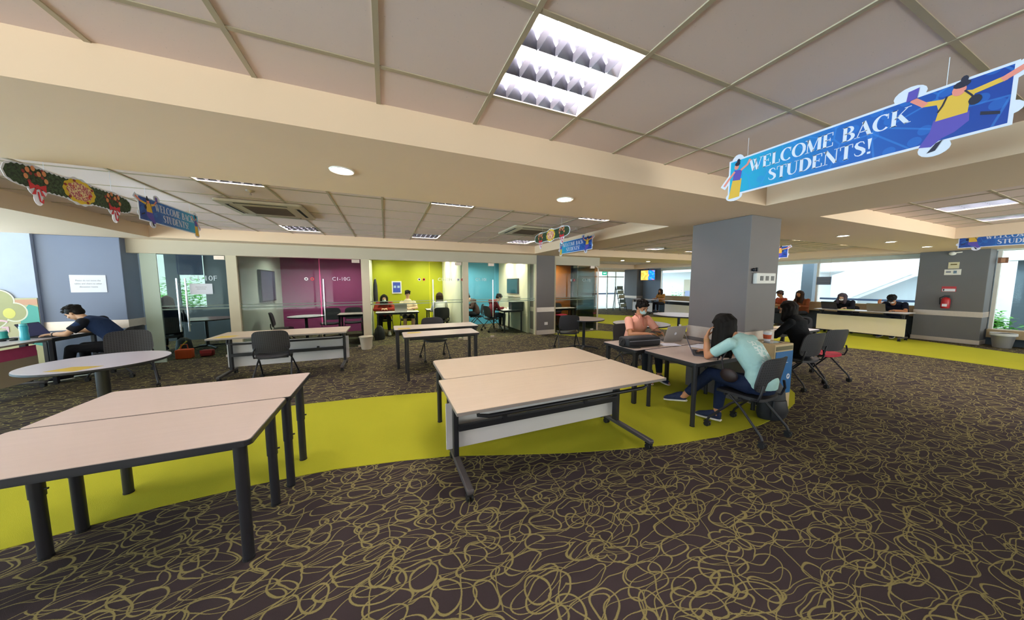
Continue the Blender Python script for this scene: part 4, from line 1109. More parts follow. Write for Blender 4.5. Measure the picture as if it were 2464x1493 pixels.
# man in navy and black at the left desk, bent forward
def ex_navy(t, P, hp, H3):
    for s in 'LR':
        b = mk(); cyl(b, P['sh'+s]*.92+P['che']*.08, P['sh'+s].lerp(P['el'+s],.74), .073, .068, 18); ball(b, P['sh'+s], .073)
        remesh('sleeve', b, cloth_mat('black_sleeve','1d1f2a'), .012, t, 4)
    b = tube(mk(), [P['wrL'].lerp(P['elL'],.12), P['wrL'].lerp(P['elL'],.2)], .034, 16); obj('wristwatch', b, M_rubber, t, 50)
person('person in a navy shirt with black sleeves bent low over the left desk', (-4.38,7.42,0), 90,
  dict(pel=(0,-.06,.55), wai=(0,.0,.74), che=(0,.16,.92), nek=(0,.3,1.03), hed=(0,.42,1.12), fwd=(0,.8,-.6), up=(0,.6,.8),
   shL=(-.19,.22,.98), elL=(-.27,.36,.8), wrL=(-.2,.56,.8), hdL=(.3,1,.0),
   shR=(.19,.22,.98), elR=(.24,.32,.8), wrR=(.12,.55,.8), hdR=(-.3,1,0),
   anL=(-.14,.5,.1), toL=(-.16,.68,.03), anR=(.1,.42,.1), toR=(.12,.6,.03)),
  shirt='24365c', pants='17181f', skin=1, hair='short', shoes=M_shoeb, fine=.012, extra=ex_navy)
# man in salmon polo
person('person in a salmon polo shirt and pale blue mask, seated behind the black bag', (3.97,3.93,0), 176,
  dict(nek=(0,.12,1.06), hed=(0,.17,1.2), fwd=(0,1,-.45), up=(0,.3,1), che=(0,.07,.88),
   shL=(-.2,.09,.99), elL=(-.28,.28,.77), wrL=(-.1,.46,.83), hdL=(.45,.9,.15), hnL=(.6,0,-.7),
   shR=(.2,.09,.99), elR=(.29,.26,.77), wrR=(.1,.43,.8), hdR=(-.8,.6,.05), hnR=(0,0,-1),
   anL=(-.1,.5,.1), toL=(-.1,.68,.03)),
  shirt='ffb8a2', pants='1b1f2c', skin=0, hair='short', mask=M_mask, collar=True, fine=.01)
o = lay('phone', 'dark phone held in the hand of the person in salmon', 'phone', 3.9, 3.4, .845, .07, .14, 30, M_glassdk, .009)
# girl in mint
def mint_mat():
    g = NG('mint_shirt_with_white_print'); co = g.coord()
    fold = g.noise(co, 9, 3, .55)
    s_ = g.n('ShaderNodeSeparateXYZ'); g.l(co, s_.inputs[0])
    px = g.math('ABSOLUTE', g.math('SUBTRACT', s_.outputs[0], -.0)); pz = g.math('ABSOLUTE', g.math('SUBTRACT', s_.outputs[2], .88))
    reg = g.math('MULTIPLY', g.step(px, .11, .1), g.math('MULTIPLY', g.step(pz, .13, .12), g.step(g.math('SUBTRACT', s_.outputs[1], g.math('MULTIPLY', s_.outputs[2], .5)), -.36, -.38)))
    wv = g.n('ShaderNodeTexVoronoi', feature='DISTANCE_TO_EDGE'); g.l(co, wv.inputs[0]); wv.inputs['Scale'].default_value = 26
    pr_ = g.math('MULTIPLY', reg, g.math('MULTIPLY', g.step(wv.outputs[0], .16, .1), g.step(g.noise(co, 12, 2), .42, .5)))
    base = g.mix(fold, tuple(v*.9 for v in srgb('b2dad8')[:3])+(1,), srgb('b2dad8'))
    return g.bsdf(g.mix(pr_, base, srgb('e6f0ee')), .85, 0, .2, fold, .55, .03)
def ex_mint(t, P, hp, H3):
    b = tube(mk(), [P['wrL'].lerp(P['elL'],.1), P['wrL'].lerp(P['elL'],.14)], .031, 14); tube(b, [P['wrL'].lerp(P['elL'],.2), P['wrL'].lerp(P['elL'],.225)], .0325, 14)
    obj('bracelets', b, mat('tan_bracelet','b98a4c',.5), t, 50)
person('girl in a mint t-shirt leaning her forehead on her hand at the near table', (3.56,1.78,0), 0,
  dict(pel=(0,0,.55), wai=(0,.02,.72), che=(-.02,.13,.9), nek=(-.04,.26,1.03), hed=(-.06,.37,1.13), fwd=(.1,.8,-.6), up=(0,.55,.85),
   shL=(-.2,.2,.97), elL=(-.2,.44,.775), wrL=(-.19,.47,.99), hdL=(.3,-.12,.9), hnL=(.5,-.8,.2),
   shR=(.15,.2,.98), elR=(.21,.42,.78), wrR=(.06,.58,.785), hdR=(-.5,.8,0), hnR=(0,0,-1),
   hpL=(-.1,.06,.54), knL=(-.15,.42,.58), anL=(-.26,.66,.24), toL=(-.32,.86,.14),
   hpR=(.09,.06,.53), knR=(.02,.4,.53), anR=(-.1,.36,.1), toR=(-.14,.56,.03)),
  shirt='b0d8d4', shirtm=mint_mat(), pants='1b2744', skin=0, hair='long', fine=.009, extra=ex_mint, fem=True)
# small shoulder bag at her hip
t = thing('shoulder_bag', 'small dark brown bag hanging at the waist of the girl in mint', 'bag', (3.36,1.98,.62))
obj('body', ball(mk(), (0,0,0), (.035,.09,.075)), mat('dark_brown_leather','2c1e20',.5), t, 60)
obj('strap', tube(mk(), [(0,.06,.05),(.0,.08,.16),(.02,.05,.24)], .008, 8), mat('dark_brown_leather','2c1e20',.5), t, 60)
# hooded girl
person('girl in a black hooded top with long black hair, right of the big column', (5.98,2.5,0), -4,
  dict(che=(0,.08,.9), nek=(0,.15,1.05), hed=(0,.21,1.19), fwd=(-.35,.9,-.5), up=(0,.35,1), elL=(-.27,.2,.77), elR=(.27,.2,.77)),
  shirt='17181c', pants='14151b', skin=1, hair='bob', sleeve='long', hood=True, fine=.011, fem=True)
# window desk people (facing -x)
person('person in a black top with a pale mask at the long window desk', (13.95,4.78,0), 90, dict(hed=(0,.26,1.16), nek=(0,.18,1.04), fwd=(0,.9,-.5), elL=(-.27,.3,.8), elR=(.27,.3,.8), wrL=(-.16,.45,.83), wrR=(.16,.45,.83)), shirt='1a1b26', pants='1a1b26', skin=1, hair='bob', hairm=hair_mat('ash_hair','4a4048'), sleeve='long', mask=M_maskw, fine=.016)
person('person in a dark cap bent over the right end of the window desk', (13.95,3.72,0), 90, dict(hed=(0,.3,1.14), nek=(0,.2,1.04), fwd=(0,.7,-.75), up=(0,.7,.7), elL=(-.27,.3,.8), elR=(.27,.28,.82), wrL=(-.1,.5,.83), wrR=(.2,.45,1.0), hdR=(0,-.2,1)), shirt='161a2c', pants='1a1b26', skin=2, hair='short', cap='2c3034', mask=M_maskw, fine=.016)
person('person with a cap and red top far behind the black haired girl, at the window', (14.15,6.55,0), 60, shirt='a4442c', pants='2a2a30', skin=2, hair='short', cap='6a4a44', fine=.018)
person('person in a brown top beside the one with the cap, at the window', (14.15,5.95,0), 80, dict(hed=(0,.2,1.22)), shirt='8a4a2c', pants='2a2a30', skin=2, hair='long', hairm=HBR, sleeve='long', fine=.018)
person('distant person with tan top at the window desk under the television', (13.95,11.9,0), 90, shirt='b07a3c', pants='2a2a30', skin=0, hair='bob', hairm=HBR, fine=.018)
# study room students
person('student in a red top and pale mask leaning on the lime room table', (-.05,10.42,0), 180, dict(hed=(0,.2,1.14), elL=(-.28,.25,.8), elR=(.28,.25,.8), wrL=(-.05,.34,.83), wrR=(.05,.34,.83), hdL=(.9,.3,0), hdR=(-.9,.3,0)), shirt='8c2c22', pants='18191d', skin=1, hair='bob', sleeve='long', mask=M_mask, shoes=M_sole, fine=.014)
person('student in a cream shirt and shorts sitting upright in the lime room', (.66,10.42,0), 180, dict(hed=(0,.1,1.26), nek=(0,.06,1.12), elL=(-.27,.2,.82), elR=(.27,.2,.82), wrL=(-.05,.36,.83), wrR=(.05,.36,.83), hdL=(.9,.3,0), hdR=(-.9,.3,0)), shirt='e0cdb0', pants='3c4048', skin=1, hair='short', shorts=True, fine=.014)
person('student with long dark hair and a white top in the lime room', (1.6,9.68,0), 0, shirt='e8e6e0', pants='24262c', skin=1, hair='long', hairm=HBR, sleeve='long', fine=.014, fem=True)
person('student in a dark red top bent over the table in the turquoise room', (3.28,9.58,0), -80, dict(hed=(0,.3,1.13), nek=(0,.2,1.03), che=(0,.12,.9), fwd=(0,.8,-.6), up=(0,.6,.8)), shirt='6e2430', pants='3c4450', skin=1, hair='short', sleeve='long', shoes=M_sole, fine=.014)
person('student in brown at the left edge of the turquoise room', (2.98,10.42,0), 80, dict(hed=(0,.3,1.13), nek=(0,.2,1.03), che=(0,.12,.9), fwd=(0,.8,-.6), up=(0,.6,.8)), shirt='4a3a38', pants='2a3038', skin=1, hair='short', sleeve='long', fine=.014)
person('student in dark clothes seated just inside the leftmost glass room', (-4.55,9.2,0), 20, shirt='141b2c', pants='14161d', skin=2, hair='bob', hairm=hair_mat('plum_hair','3a2226'), sleeve='long', fine=.014)

# ------------------------------------------------------------------ banners
def ribbon(bm, pts, ws, z, M):
    """flat stroke of varying width"""
    n = len(pts); L = []; R = []
    for i in range(n):
        a = V(pts[max(i-1,0)]); c = V(pts[min(i+1,n-1)]); d = (c-a); d = d.normalized() if d.length else V((1,0)); nn = V((-d.y, d.x))
        w = ws[i] if isinstance(ws, (list,tuple)) else ws; p = V(pts[i])
        L.append(p+nn*w/2); R.append(p-nn*w/2)
    for i in range(n-1):
        q = [R[i], R[i+1], L[i+1], L[i]]
        vs = [bm.verts.new(M @ V((p.x, p.y, z))) for p in q]
        try: bm.faces.new(vs)
        except ValueError: pass
def arc(cx, cy, rx, ry, a0, a1, n, thick, thin):
    pts = []; ws = []
    for i in range(n+1):
        a = math.radians(a0+(a1-a0)*i/n); pts.append((cx+rx*math.cos(a), cy+ry*math.sin(a)))
        ws.append(thin+(thick-thin)*abs(math.cos(a))**1.3)
    return pts, ws
T_, H_ = .2, .05      # thick and hairline strokes of the display lettering (em = 1 high)
def vb(x, y0=0, y1=1, w=None): return [([(x,y0),(x,y1)], w or T_)]
def hb(y, x0, x1, w=None): return [([(x0,y),(x1,y)], w or H_)]
def serif(x, y): return hb(y+(.02 if y < .5 else -.02), x-.15, x+.15, .04)
def glyph(c):
    if c == 'W': return [([(.08,1),(.36,0)], T_), ([(.36,0),(.58,.9)], H_), ([(.42,1),(.7,0)], T_), ([(.7,0),(.98,1)], H_)]+serif(.08,1)+serif(.42,1)+serif(.98,1), 1.1
    if c == 'E': return vb(.16)+hb(.98,.02,.62)+hb(.02,.02,.64)+hb(.52,.16,.46)+[([(.6,.98),(.6,.76)],.05),([(.62,.02),(.62,.26)],.05),([(.46,.64),(.46,.4)],.04)], .72
    if c == 'L': return vb(.16)+serif(.16,1)+hb(.02,.02,.62)+[([(.6,.02),(.6,.28)],.05)], .68
    if c == 'C': p, w = arc(.44,.5,.36,.49,48,312,16,T_,H_); return [(p,w),([(.7,.66),(.7,.98)],.045)], .82
    if c == 'O': p, w = arc(.45,.5,.37,.49,0,360,24,T_,H_); return [(p,w)], .92
    if c == 'M': return vb(.12,0,1,H_)+[([(.14,1),(.46,.04)],T_),([(.46,.04),(.78,1)],H_)]+vb(.86)+serif(.12,0)+serif(.86,0)+serif(.1,1)+serif(.88,1), 1.04
    if c == 'B': p, w = arc(.3,.75,.26,.23,90,-90,8,T_*.85,H_); q, v = arc(.3,.26,.32,.25,90,-90,8,T_,H_); return vb(.18)+hb(.98,.03,.32)+hb(.02,.03,.32)+hb(.51,.18,.32)+[(p,w),(q,v)], .74
    if c == 'A': return [([(.1,0),(.42,1)],H_),([(.4,1),(.74,0)],T_)]+hb(.34,.2,.6)+serif(.1,0)+serif(.76,0), .88
    if c == 'K': return vb(.16)+serif(.16,0)+serif(.16,1)+[([(.2,.42),(.74,.98)],H_),([(.38,.6),(.74,.02)],T_)]+serif(.74,1)+serif(.76,0), .88
    if c == 'S': return [([(.56,.76),(.5,.92),(.34,.97),(.18,.9),(.14,.75),(.22,.62),(.42,.48),(.54,.36),(.56,.2),(.46,.07),(.3,.03),(.14,.1),(.08,.26)],[.04,.05,.06,.13,.18,.2,.2,.2,.18,.12,.06,.05,.04])], .66
    if c == 'T': return vb(.38)+serif(.38,0)+hb(.98,.04,.72)+[([(.05,.98),(.05,.74)],.05),([(.71,.98),(.71,.74)],.05)], .76
    if c == 'U': return [([(.16,1),(.16,.3),(.24,.08),(.42,.02),(.6,.1),(.68,.3),(.68,1)],[T_,T_,.14,.06,.06,.06,.06])]+serif(.16,1)+serif(.68,1), .86
    if c == 'D': p, w = arc(.3,.5,.42,.48,90,-90,12,T_,H_); return vb(.16)+hb(.98,.02,.32)+hb(.02,.02,.32)+[(p,w)], .84
    if c == 'N': return vb(.12,0,1,H_)+[([(.12,1),(.72,.02)],T_)]+vb(.76,0,1,H_)+serif(.12,0)+serif(.1,1)+serif(.76,1), .92
    if c == '!': return [([(.16,1),(.16,.3)],[T_,.05]),([(.16,.14),(.16,0)],.16)], .36
    return [], .4
def word(bm, s, x, y, h, M, z, sx=1.0):
    wd = sum(glyph(c)[1] for c in s)*h*sx
    cx = x-wd/2
    for c in s:
        g, adv = glyph(c)
        for pts, ws in g:
            ribbon(bm, [(cx+p[0]*h*sx, y+p[1]*h) for p in pts], [q*h for q in ws] if isinstance(ws,(list,tuple)) else ws*h, z, M)
        cx += adv*h*sx
    return wd
def flat(name, polys, z0, z1, m, par, M=Matrix()):
    b = mk()
    for k_, p in enumerate(polys): prism(b, p, z0, z1+k_*3e-5, M)
    return obj(name, b, m, par)
def banner_mat(flip):
    g = NG('blue_banner_print'); co = g.coord(); s = g.n('ShaderNodeSeparateXYZ'); g.l(co, s.inputs[0])
    x = g.math('MULTIPLY', s.outputs[0], -1.0 if flip else 1.0)
    c = g.mix(g.step(x, -.6, .1), srgb('18a8cc'), srgb('1f62b4')); c = g.mix(g.step(x, -.05, .6), c, srgb('123a92'))
    def poly(off, scale):
        v = g.n('ShaderNodeTexVoronoi', feature='DISTANCE_TO_EDGE', voronoi_dimensions='2D'); v.inputs['Scale'].default_value = scale
        m_ = g.n('ShaderNodeMapping'); g.l(co, m_.inputs[0]); m_.inputs['Location'].default_value = off; g.l(m_.outputs[0], v.inputs['Vector'])
        return v.outputs['Distance']
    e = g.step(poly((3,1,0), 7), .035, .02)
    c = g.mix(g.math('MULTIPLY', e, .35), c, srgb('3f8ede'))
    v2 = g.n('ShaderNodeTexVoronoi', voronoi_dimensions='2D'); v2.inputs['Scale'].default_value = 9; g.l(co, v2.inputs['Vector'])
    c = g.mix(g.math('MULTIPLY', g.step(v2.outputs['Distance'], .22, .2), .3), c, srgb('2f7fd6'))
    return g.bsdf(c, .45, 0, .4)
BM_ = {False: banner_mat(False), True: banner_mat(True)}
M_bw = mat('banner_white', 'dcdce8', .5, var=.02); M_fy = mat('figure_yellow','e2b23a',.6,var=.02); M_fp = mat('figure_purple','5a4aa8',.6,var=.04)
M_fs = mat('figure_skin','e88a78',.6,var=.02); M_fb = mat('figure_black','1c1830',.6); M_fd = mat('figure_dark_blue','1a3f98',.6)
def strokes(pts, w):
    """polyline -> list of quads (flat polygons, ccw)"""
    out = []
    for a, c in zip(pts, pts[1:]):
        a = V(a); c = V(c); d = (c-a).normalized(); n = V((-d.y,d.x))*w/2
        out.append([tuple(a-n-d*w*.3), tuple(c-n+d*w*.3), tuple(c+n+d*w*.3), tuple(a+n-d*w*.3)])
    return out
def banner(label, u0, x, dirn, L=1.16, H=.245, zb=2.305, flip=False, s=1.0):
    """die-cut hanging banner; u0 = y of the left end as read, dirn -1: reads towards -y"""
    t = thing('hanging_banner', label, 'banner', group='blue greeting banners')
    M = basis((x, u0+dirn*L/2, zb+H/2), (0,dirn,0), Z); t.matrix_world = M
    w, h = L/2, H/2; k = -1 if flip else 1
    def mx(polys): return [[(q[0]*k, q[1]) for q in (p if k > 0 else p[::-1])] for p in polys]
    # figure outlines
    ax = w-.02     # big jumper near the right end, small jumper at the left end
    J1 = dict(body=[[(w-.195,-.025),(w-.105,-.025),(w-.103,.02),(w-.085,.066),(w-.12,.08),(w-.16,.078),(w-.198,.064),(w-.188,.02)]], legs=[[(w-.238,-h-.012),(w-.2,-h-.022),(w-.17,-h+.008),(w-.135,-h+.022),(w-.098,-.065),(w-.1,-.018),(w-.2,-.018),(w-.208,-.07)]],
      armL=strokes([(w-.18,.06),(w-.235,.075),(w-.27,.115)], .022), armR=strokes([(w-.1,.06),(w-.02,.075),(w+.045,.11)], .022))
    J2 = dict(body=[[(-w+.02,-.02),(-w+.075,-.03),(-w+.085,.045),(-w+.03,.055)]], legs=[[(-w-.005,-h-.035),(-w+.075,-h-.03),(-w+.085,-.02),(-w+.02,-.02)]],
      armL=strokes([(-w+.03,.04),(-w-.005,-.0),(-w-.04,-.045)], .015), armR=strokes([(-w+.08,.045),(-w+.12,.07),(-w+.135,.1)], .015))
    wb = [[(-w-.012,-h-.012),(w+.012,-h-.012),(w+.012,h+.012),(-w-.012,h+.012)]]
    wb += strokes([(w-.18,.06),(w-.235,.075),(w-.27,.115)], .07)+strokes([(w-.1,.06),(w-.02,.075),(w+.05,.115)], .06)
    wb += [ngon(w-.285,.15,.055,.04,16), ngon(-w+.05,h-.01,.045,.055,16), ngon(-w+.035,-h-.02,.06,.035,16), ngon(w-.19,-h-.03,.05,.04,16), ngon(w+.0,-.06,.035,.03,14)]
    wb += strokes([(-w+.03,.04),(-w-.005,-.0),(-w-.045,-.05)], .045)+strokes([(-w+.11,.07),(-w+.135,.105)], .045)
    flat('white_board', mx(wb), -.003, .0, M_bw, t)
    flat('blue_field', [[(-w,-h),(w,-h),(w,h),(-w,h)]], .0003, .0012, BM_[flip], t)
    for e, pos in ((J1,1),(J2,-1)):
        top, leg = (M_fy, M_fp) if pos == 1 else (M_fp, M_fy)
        flat('figure_top', mx(e['body']+(e['armL'][:1]+e['armR'][:1] if pos == 1 else [])), .0016, .0024, top, t)
        flat('figure_legs', mx(e['legs']), .0014, .0022, leg, t)
        for kk in ('armL','armR'): flat('figure_arm', mx(e[kk][1:] if pos == 1 else e[kk]), .0018, .0026, M_fs, t)
        c = (w-.135,.09) if pos == 1 else (-w+.045,.075)
        flat('figure_head', mx([ngon(c[0],c[1],.02 if pos == 1 else .016,.026 if pos == 1 else .02,16)]), .0027, .0034, M_fs, t)
        flat('figure_hair', mx([ngon(c[0]+.006,c[1]+.022,.024 if pos==1 else .018,.016,14), ngon(c[0]+.012,c[1]+.042,.011,.016,10)]), .0035, .0041, M_fb, t)
    flat('figure_strap', mx(strokes([(w-.168,.076),(w-.178,.04),(w-.19,.015)], .006)), .0043, .0049, M_fb, t); flat('figure_bag', mx([ngon(w-.088,.022,.018,.022,12)]+strokes([(w-.118,.078),(w-.1,.05),(w-.09,.03)], .006)), .0043, .0049, M_fb, t); flat('figure_book', mx([[(w-.295,.115),(w-.26,.12),(w-.255,.17),(w-.29,.165)]]), .0043, .0049, M_fp, t)
    for q in ([(w-.21,-h-.05),(w-.185,-h-.045),(w-.165,-h-.0),(w-.185,-h-.01)], [(w-.07,-.055),(w-.02,-.075),(w-.02,-.062),(w-.07,-.04)]): flat('figure_shoe', mx([q]), .0043, .0049, M_fb, t)
    b = mk(); cx = -.07*k
    word(b, 'WELCOME BACK', cx, .012, .082, Matrix(), .0026, .94); word(b, 'STUDENTS!', cx, -.094, .082, Matrix(), .0026, .94)
    obj('lettering', b, M_bw, t)
    for q in (-w*.8, w*.7):
        obj('hanging_string', tube(mk(), [(q,h,-.001),(q,ZC-zb-H/2,-.001)], .0012, 6), M_paper, t)
    return t
banner('big blue welcome banner with jumping figures, upper right, nearest the camera', 1.585, 2.55, -1)
banner('blue welcome banner at the upper left, right beside the long Christmas garland board', 4.62, -2.42, 1, 1.1, .245, 2.31, flip=True)
banner('small distant blue welcome banner hanging left of the big grey column', 6.02, 3.75, -1, 1.16, .245, 2.29)
banner('blue welcome banner cut off by the right edge, before the grey wall pillar', 2.08, 10.45, -1, 1.16, .245, 2.3, flip=True)
banner('far blue welcome banner mostly hidden behind the big grey column', 4.98, 8.4, -1, 1.1, .245, 2.18+.02)
def fir_mat():
    g = NG('fir_garland_print'); co = g.coord(); n = g.noise(co, 55, 4, .7)
    return g.bsdf(g.mix(g.step(n, .35, .65), srgb('161f16'), srgb('43583a')), .6, 0, .3)
def fest_mat():
    g = NG('festive_words_print'); co = g.coord(); n = g.noise(co, 70, 2, .6); n2 = g.noise(co, 16, 2)
    c = g.mix(g.step(n, .47, .53), srgb('b85a6a'), srgb('e8cfa0')); c = g.mix(g.step(n2, .62, .68), c, srgb('c83a30'))
    return g.bsdf(c, .6, 0, .3)
M_fir = fir_mat(); M_fest = fest_mat(); M_bow = mat('bow_red','c41c2c',.5,var=.1,vscale=30); M_cone = mat('pine_cone_orange','d98a5a',.6,var=.2,vscale=40)
M_gold = mat('gold_yellow','dcb92a',.5,var=.1,vscale=12); M_berry = mat('berry_red','8e1a1c',.5,var=.2,vscale=40)
def garland(label, u0, x, dirn, L=1.14, zc=2.4, s=1.0):
    t = thing('garland_board', label, 'christmas decoration', group='Christmas garland boards')
    M = basis((x, u0+dirn*L/2, zc), (0,dirn,0), Z); t.matrix_world = M; random.seed(3)
    def scal(w, h, n, amp, off=0):
        return [((w+amp*math.cos(n*a))*math.cos(a), (h+amp*math.cos(n*a))*math.sin(a)) for a in [2*PI*i/160 for i in range(160)]]
    w = L/2; hh = .072
    def strip(o, jag):
        top = []; bot = []
        for i in range(61):
            xx = -w+2*w*i/60; e = math.sqrt(max(0,1-(abs(xx)/w)**10))
            top.append((xx*(1+o/w), (hh+o+(jag if i%2 else 0))*e+.0)); bot.append((xx*(1+o/w), -(hh+o+(jag if i%2 else 0))*e))
        return bot+top[::-1][1:-1]
    parts = [strip(.014,0), scal(.17,.115,14,.004)]
    for sx in (-.62,.62):
        parts += [ngon(sx*w,-.085,.07,.05,20), ngon(sx*w+.0,-.15,.035,.05,16)]
        parts += [ngon(sx*w,.06,.1,.04,20)]
    flat('white_board', parts, -.003, 0, M_bw, t)
    flat('fir_garland', [strip(0,.011)], .0003, .0012, M_fir, t)
    flat('gold_wreath', [scal(.15,.1,12,.004)], .0014, .002, M_gold, t)
    flat('festive_words', [scal(.118,.074,10,.004)], .0022, .0028, M_fest, t)
    for a in (.5,1.9,2.8,3.9,5.2): flat('berry', [ngon(.135*math.cos(a), .088*math.sin(a), .014,.011,10)], .003, .0035, M_berry, t)
    for sx in (-.62,.62):
        c = sx*w
        for dx,dy in ((-.06,.05),(-.02,.07),(.02,.04),(.06,.055),(-.075,.0),(.07,.0)): flat('pine_cone', [ngon(c+dx,dy,.016,.02,12)], .0024, .003, M_cone, t)
        for dx,dy in ((-.04,.03),(.0,.03),(.045,.02),(-.055,-.03),(.05,.07),(-.09,.03)): flat('berry', [ngon(c+dx,dy,.013,.013,10)], .0018, .0023, M_berry, t)
        flat('bow', [[(c,-.06),(c-.065,-.03),(c-.06,-.09)],[(c,-.06),(c+.06,-.09),(c+.065,-.03)],[(c-.01,-.06),(c-.05,-.125),(c-.02,-.12)],[(c+.01,-.06),(c+.02,-.12),(c+.05,-.125)],ngon(c,-.06,.018,.018,12)], .0032, .004, M_bow, t)
        flat('candy_cane', strokes([(c,-.1),(c+.008,-.165),(c+.026,-.172),(c+.03,-.15)], .011), .002, .003, M_bow, t)
    for q in (-w*.5, w*.6): obj('hanging_string', tube(mk(), [(q,hh,-.001),(q,ZC-zc,-.001)], .0012, 6), M_paper, t)
    return t
garland('long Christmas garland board with gold wreath and red bows at the upper left', 3.36, -2.42, 1, 1.14, 2.40)
garland('distant Christmas garland board just left of the small far welcome banner', 5.24, 2.7, -1, 1.18, 2.45)

# ------------------------------------------------------------------ cassette air conditioners, sprinkler
def cassette(label, x, y):
    t = thing('air_conditioner', label, 'air conditioner', (x,y,ZC-.035), 0, 'ceiling cassette air conditioners')
    m = mat('air_conditioner_beige', 'b8ab92', .5, var=.02)
    obj('panel', prism(mk(), rrect(-.475,.475,-.475,.475,.04), 0, .032, bev=.008), m, t, 50)
    b = mk()
    for k in range(14): box(b, -.24,.24,-.235+.035*k,-.222+.035*k, -.006, .0)
    box(b, -.25,.25,-.25,.25,-.001,.0005)
    obj('intake_grille', b, mat('grille_brown', '5c4a38', .6), t)
    for a in range(4):
        R = Matrix.Rotation(a*PI/2, 4, 'Z')
        v_ = obj('air_slot', box(mk(), -.29,.29,-.41,-.355,-.0015,.0005, R), mat('slot_black', '0c0806', .8), t)
        obj('louvre_flap', box(mk(), -.28,.28,-.372,-.357,-.006,-.0016, R), m, v_)
    return t
cassette('square cassette air conditioner in the ceiling, left of centre', -1.5, 5.48)
cassette('distant cassette air conditioner beside the small garland board', 2.72, 5.62)
for k,(sx_,sy_,l_) in enumerate(((-1.42,4.52,'small ceiling sprinkler between the left light and the air conditioner'),(3.5,5.0,'small ceiling sprinkler near the distant garland board'),)):
    t = thing('sprinkler', l_, 'sprinkler', (sx_,sy_,ZC-.03)); obj('plate', lathe(mk(), [(0,0),(.04,.022),(.045,.033),(0,.033)]), M_steel, t, 40); obj('head', lathe(mk(), [(0,-.02),(.015,-.02),(.01,0),(0,0)]), M_steel, t, 40)

# ------------------------------------------------------------------ mural on the left wall
mu = struct('wall_mural', box(mk(), -7.95, -5.665, 8.108, 8.119, 0.0, 1.36), mat('mural_cream', 'b9b690', .55, var=.12, vscale=3))
mb = basis((-5.665,8.1075,0), X, Z)
def mflat(nm, polys, m, z): flat(nm, polys, z, z+.001, m, mu, mb)
mflat('mural_orange_band', [[(-.28,1.24),(0,1.24),(0,1.34),(-.3,1.33)]], mat('mural_orange','c99a80',.6,var=.1), .0005)
mflat('mural_teal_patch', [[(-.26,.6),(0,.5),(0,1.2),(-.1,1.25),(-.2,1.1)]], mat('mural_teal','4ea79e',.6,var=.1), .0005)
mflat('mural_cloud_outline', [ngon(-.45,1.32,.2,.2,28), ngon(-.27,1.12,.15,.17,28), ngon(-.62,1.1,.3,.3,28)], mat('mural_white','d9dccb',.6), .0008)
mflat('mural_cloud', [ngon(-.45,1.32,.18,.18,28), ngon(-.27,1.12,.13,.15,28), ngon(-.62,1.1,.28,.28,28)], mat('mural_olive','a3a578',.6,var=.1), .0018)
mflat('mural_yellow_spot', [ngon(-.33,1.1,.07,.09,20)], mat('mural_yellow','d2cf6a',.6), .0029)
text('mural_letter', 'S', .34, mb @ Matrix.Translation((-.53,1.16,.004)), mat('mural_pink','dcb9c8',.6), mu, .001)
text('mural_letter', 'G', .34, mb @ Matrix.Translation((-.46,.86,.004)), mat('mural_pink','dcb9c8',.6), mu, .001)

# ------------------------------------------------------------------ outdoors
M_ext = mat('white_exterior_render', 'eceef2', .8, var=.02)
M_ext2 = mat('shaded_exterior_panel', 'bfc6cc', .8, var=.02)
struct('ground_outside', box(mk(), 14.9, 40, -14, 30, -.12, -.02), mat('pale_paving','c6c8c8',.9)); struct('ground_outside', box(mk(), X0-14, 14.9, 11.55, 30, -.12, -.02), mat('pale_paving','c6c8c8',.9)); 
bld = thing('stair_building', 'white building with a big diagonal stair parapet outside the right windows', 'building', (20,6,0))
def yzprism(pts, x0, x1):   # pts in (y,z) world minus (6,0)
    b = mk(); prism(b, [(p[0]-6, p[1]) for p in pts], x0, x1, Matrix(((0,0,1,0),(1,0,0,0),(0,1,0,0),(0,0,0,1)))); return b
obj('stair_parapet', yzprism([(6.7,.95),(7.4,.95),(7.4,2.0),(7.0,2.16),(6.0,2.75),(5.0,3.6),(3.6,4.6),(3.6,1.96),(5.05,1.97)], 0, .3), M_ext, bld)
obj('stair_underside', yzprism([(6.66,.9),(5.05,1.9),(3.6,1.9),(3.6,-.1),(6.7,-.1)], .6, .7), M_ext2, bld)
obj('upper_wall', box(mk(), 2.5, 2.7, -6, 2.9, -.1, 5.5), M_ext, bld)
obj('upper_slab', box(mk(), .2, 2.5, 1.0, 2.9, 2.2, 2.6), M_ext, bld)
obj('handrail', box(mk(), -2.0, -1.95, -3, 1.0, .9, .98), mat('navy_rail','3c4c68',.5), bld)
obj('pillar', box(mk(), -3.2, -2.8, .8, 1.18, -.1, 4), mat('slate_pillar','6c7886',.6), bld)
bld2 = thing('white_building', 'white building with dark doorways seen far behind the television', 'building', (20,13.2,0))
obj('wall', box(mk(), 0, .3, -2.9, 5.5, -.1, 5), M_ext, bld2)
for k,(y0,y1) in enumerate(((-1.6,-.8),(1.2,2.0))): 
    d_ = obj('doorway', box(mk(), -.03, 0, y0, y1, -.1, 1.9), mat('tan_door','b8a890',.6), bld2)
    obj('lower_panel', box(mk(), -.05,-.03, y0+.05, y1-.1, .3, 1.1), mat('lilac_panel','8e90b0',.6), d_)
obj('ledge', box(mk(), -1.2, 0, -2.9, 5, 2.4, 2.7), M_ext, bld2)
bld3 = thing('white_building', 'white building outside the far glass doors behind the magazine rack', 'building', (11,19,0))
obj('wall', box(mk(), -5, 5, 0, .3, -.1, 5), M_ext, bld3)
obj('doorway', box(mk(), 2.2, 2.9, -.03, 0, -.1, 2.0), mat('tan_door','b8a890',.6), bld3)
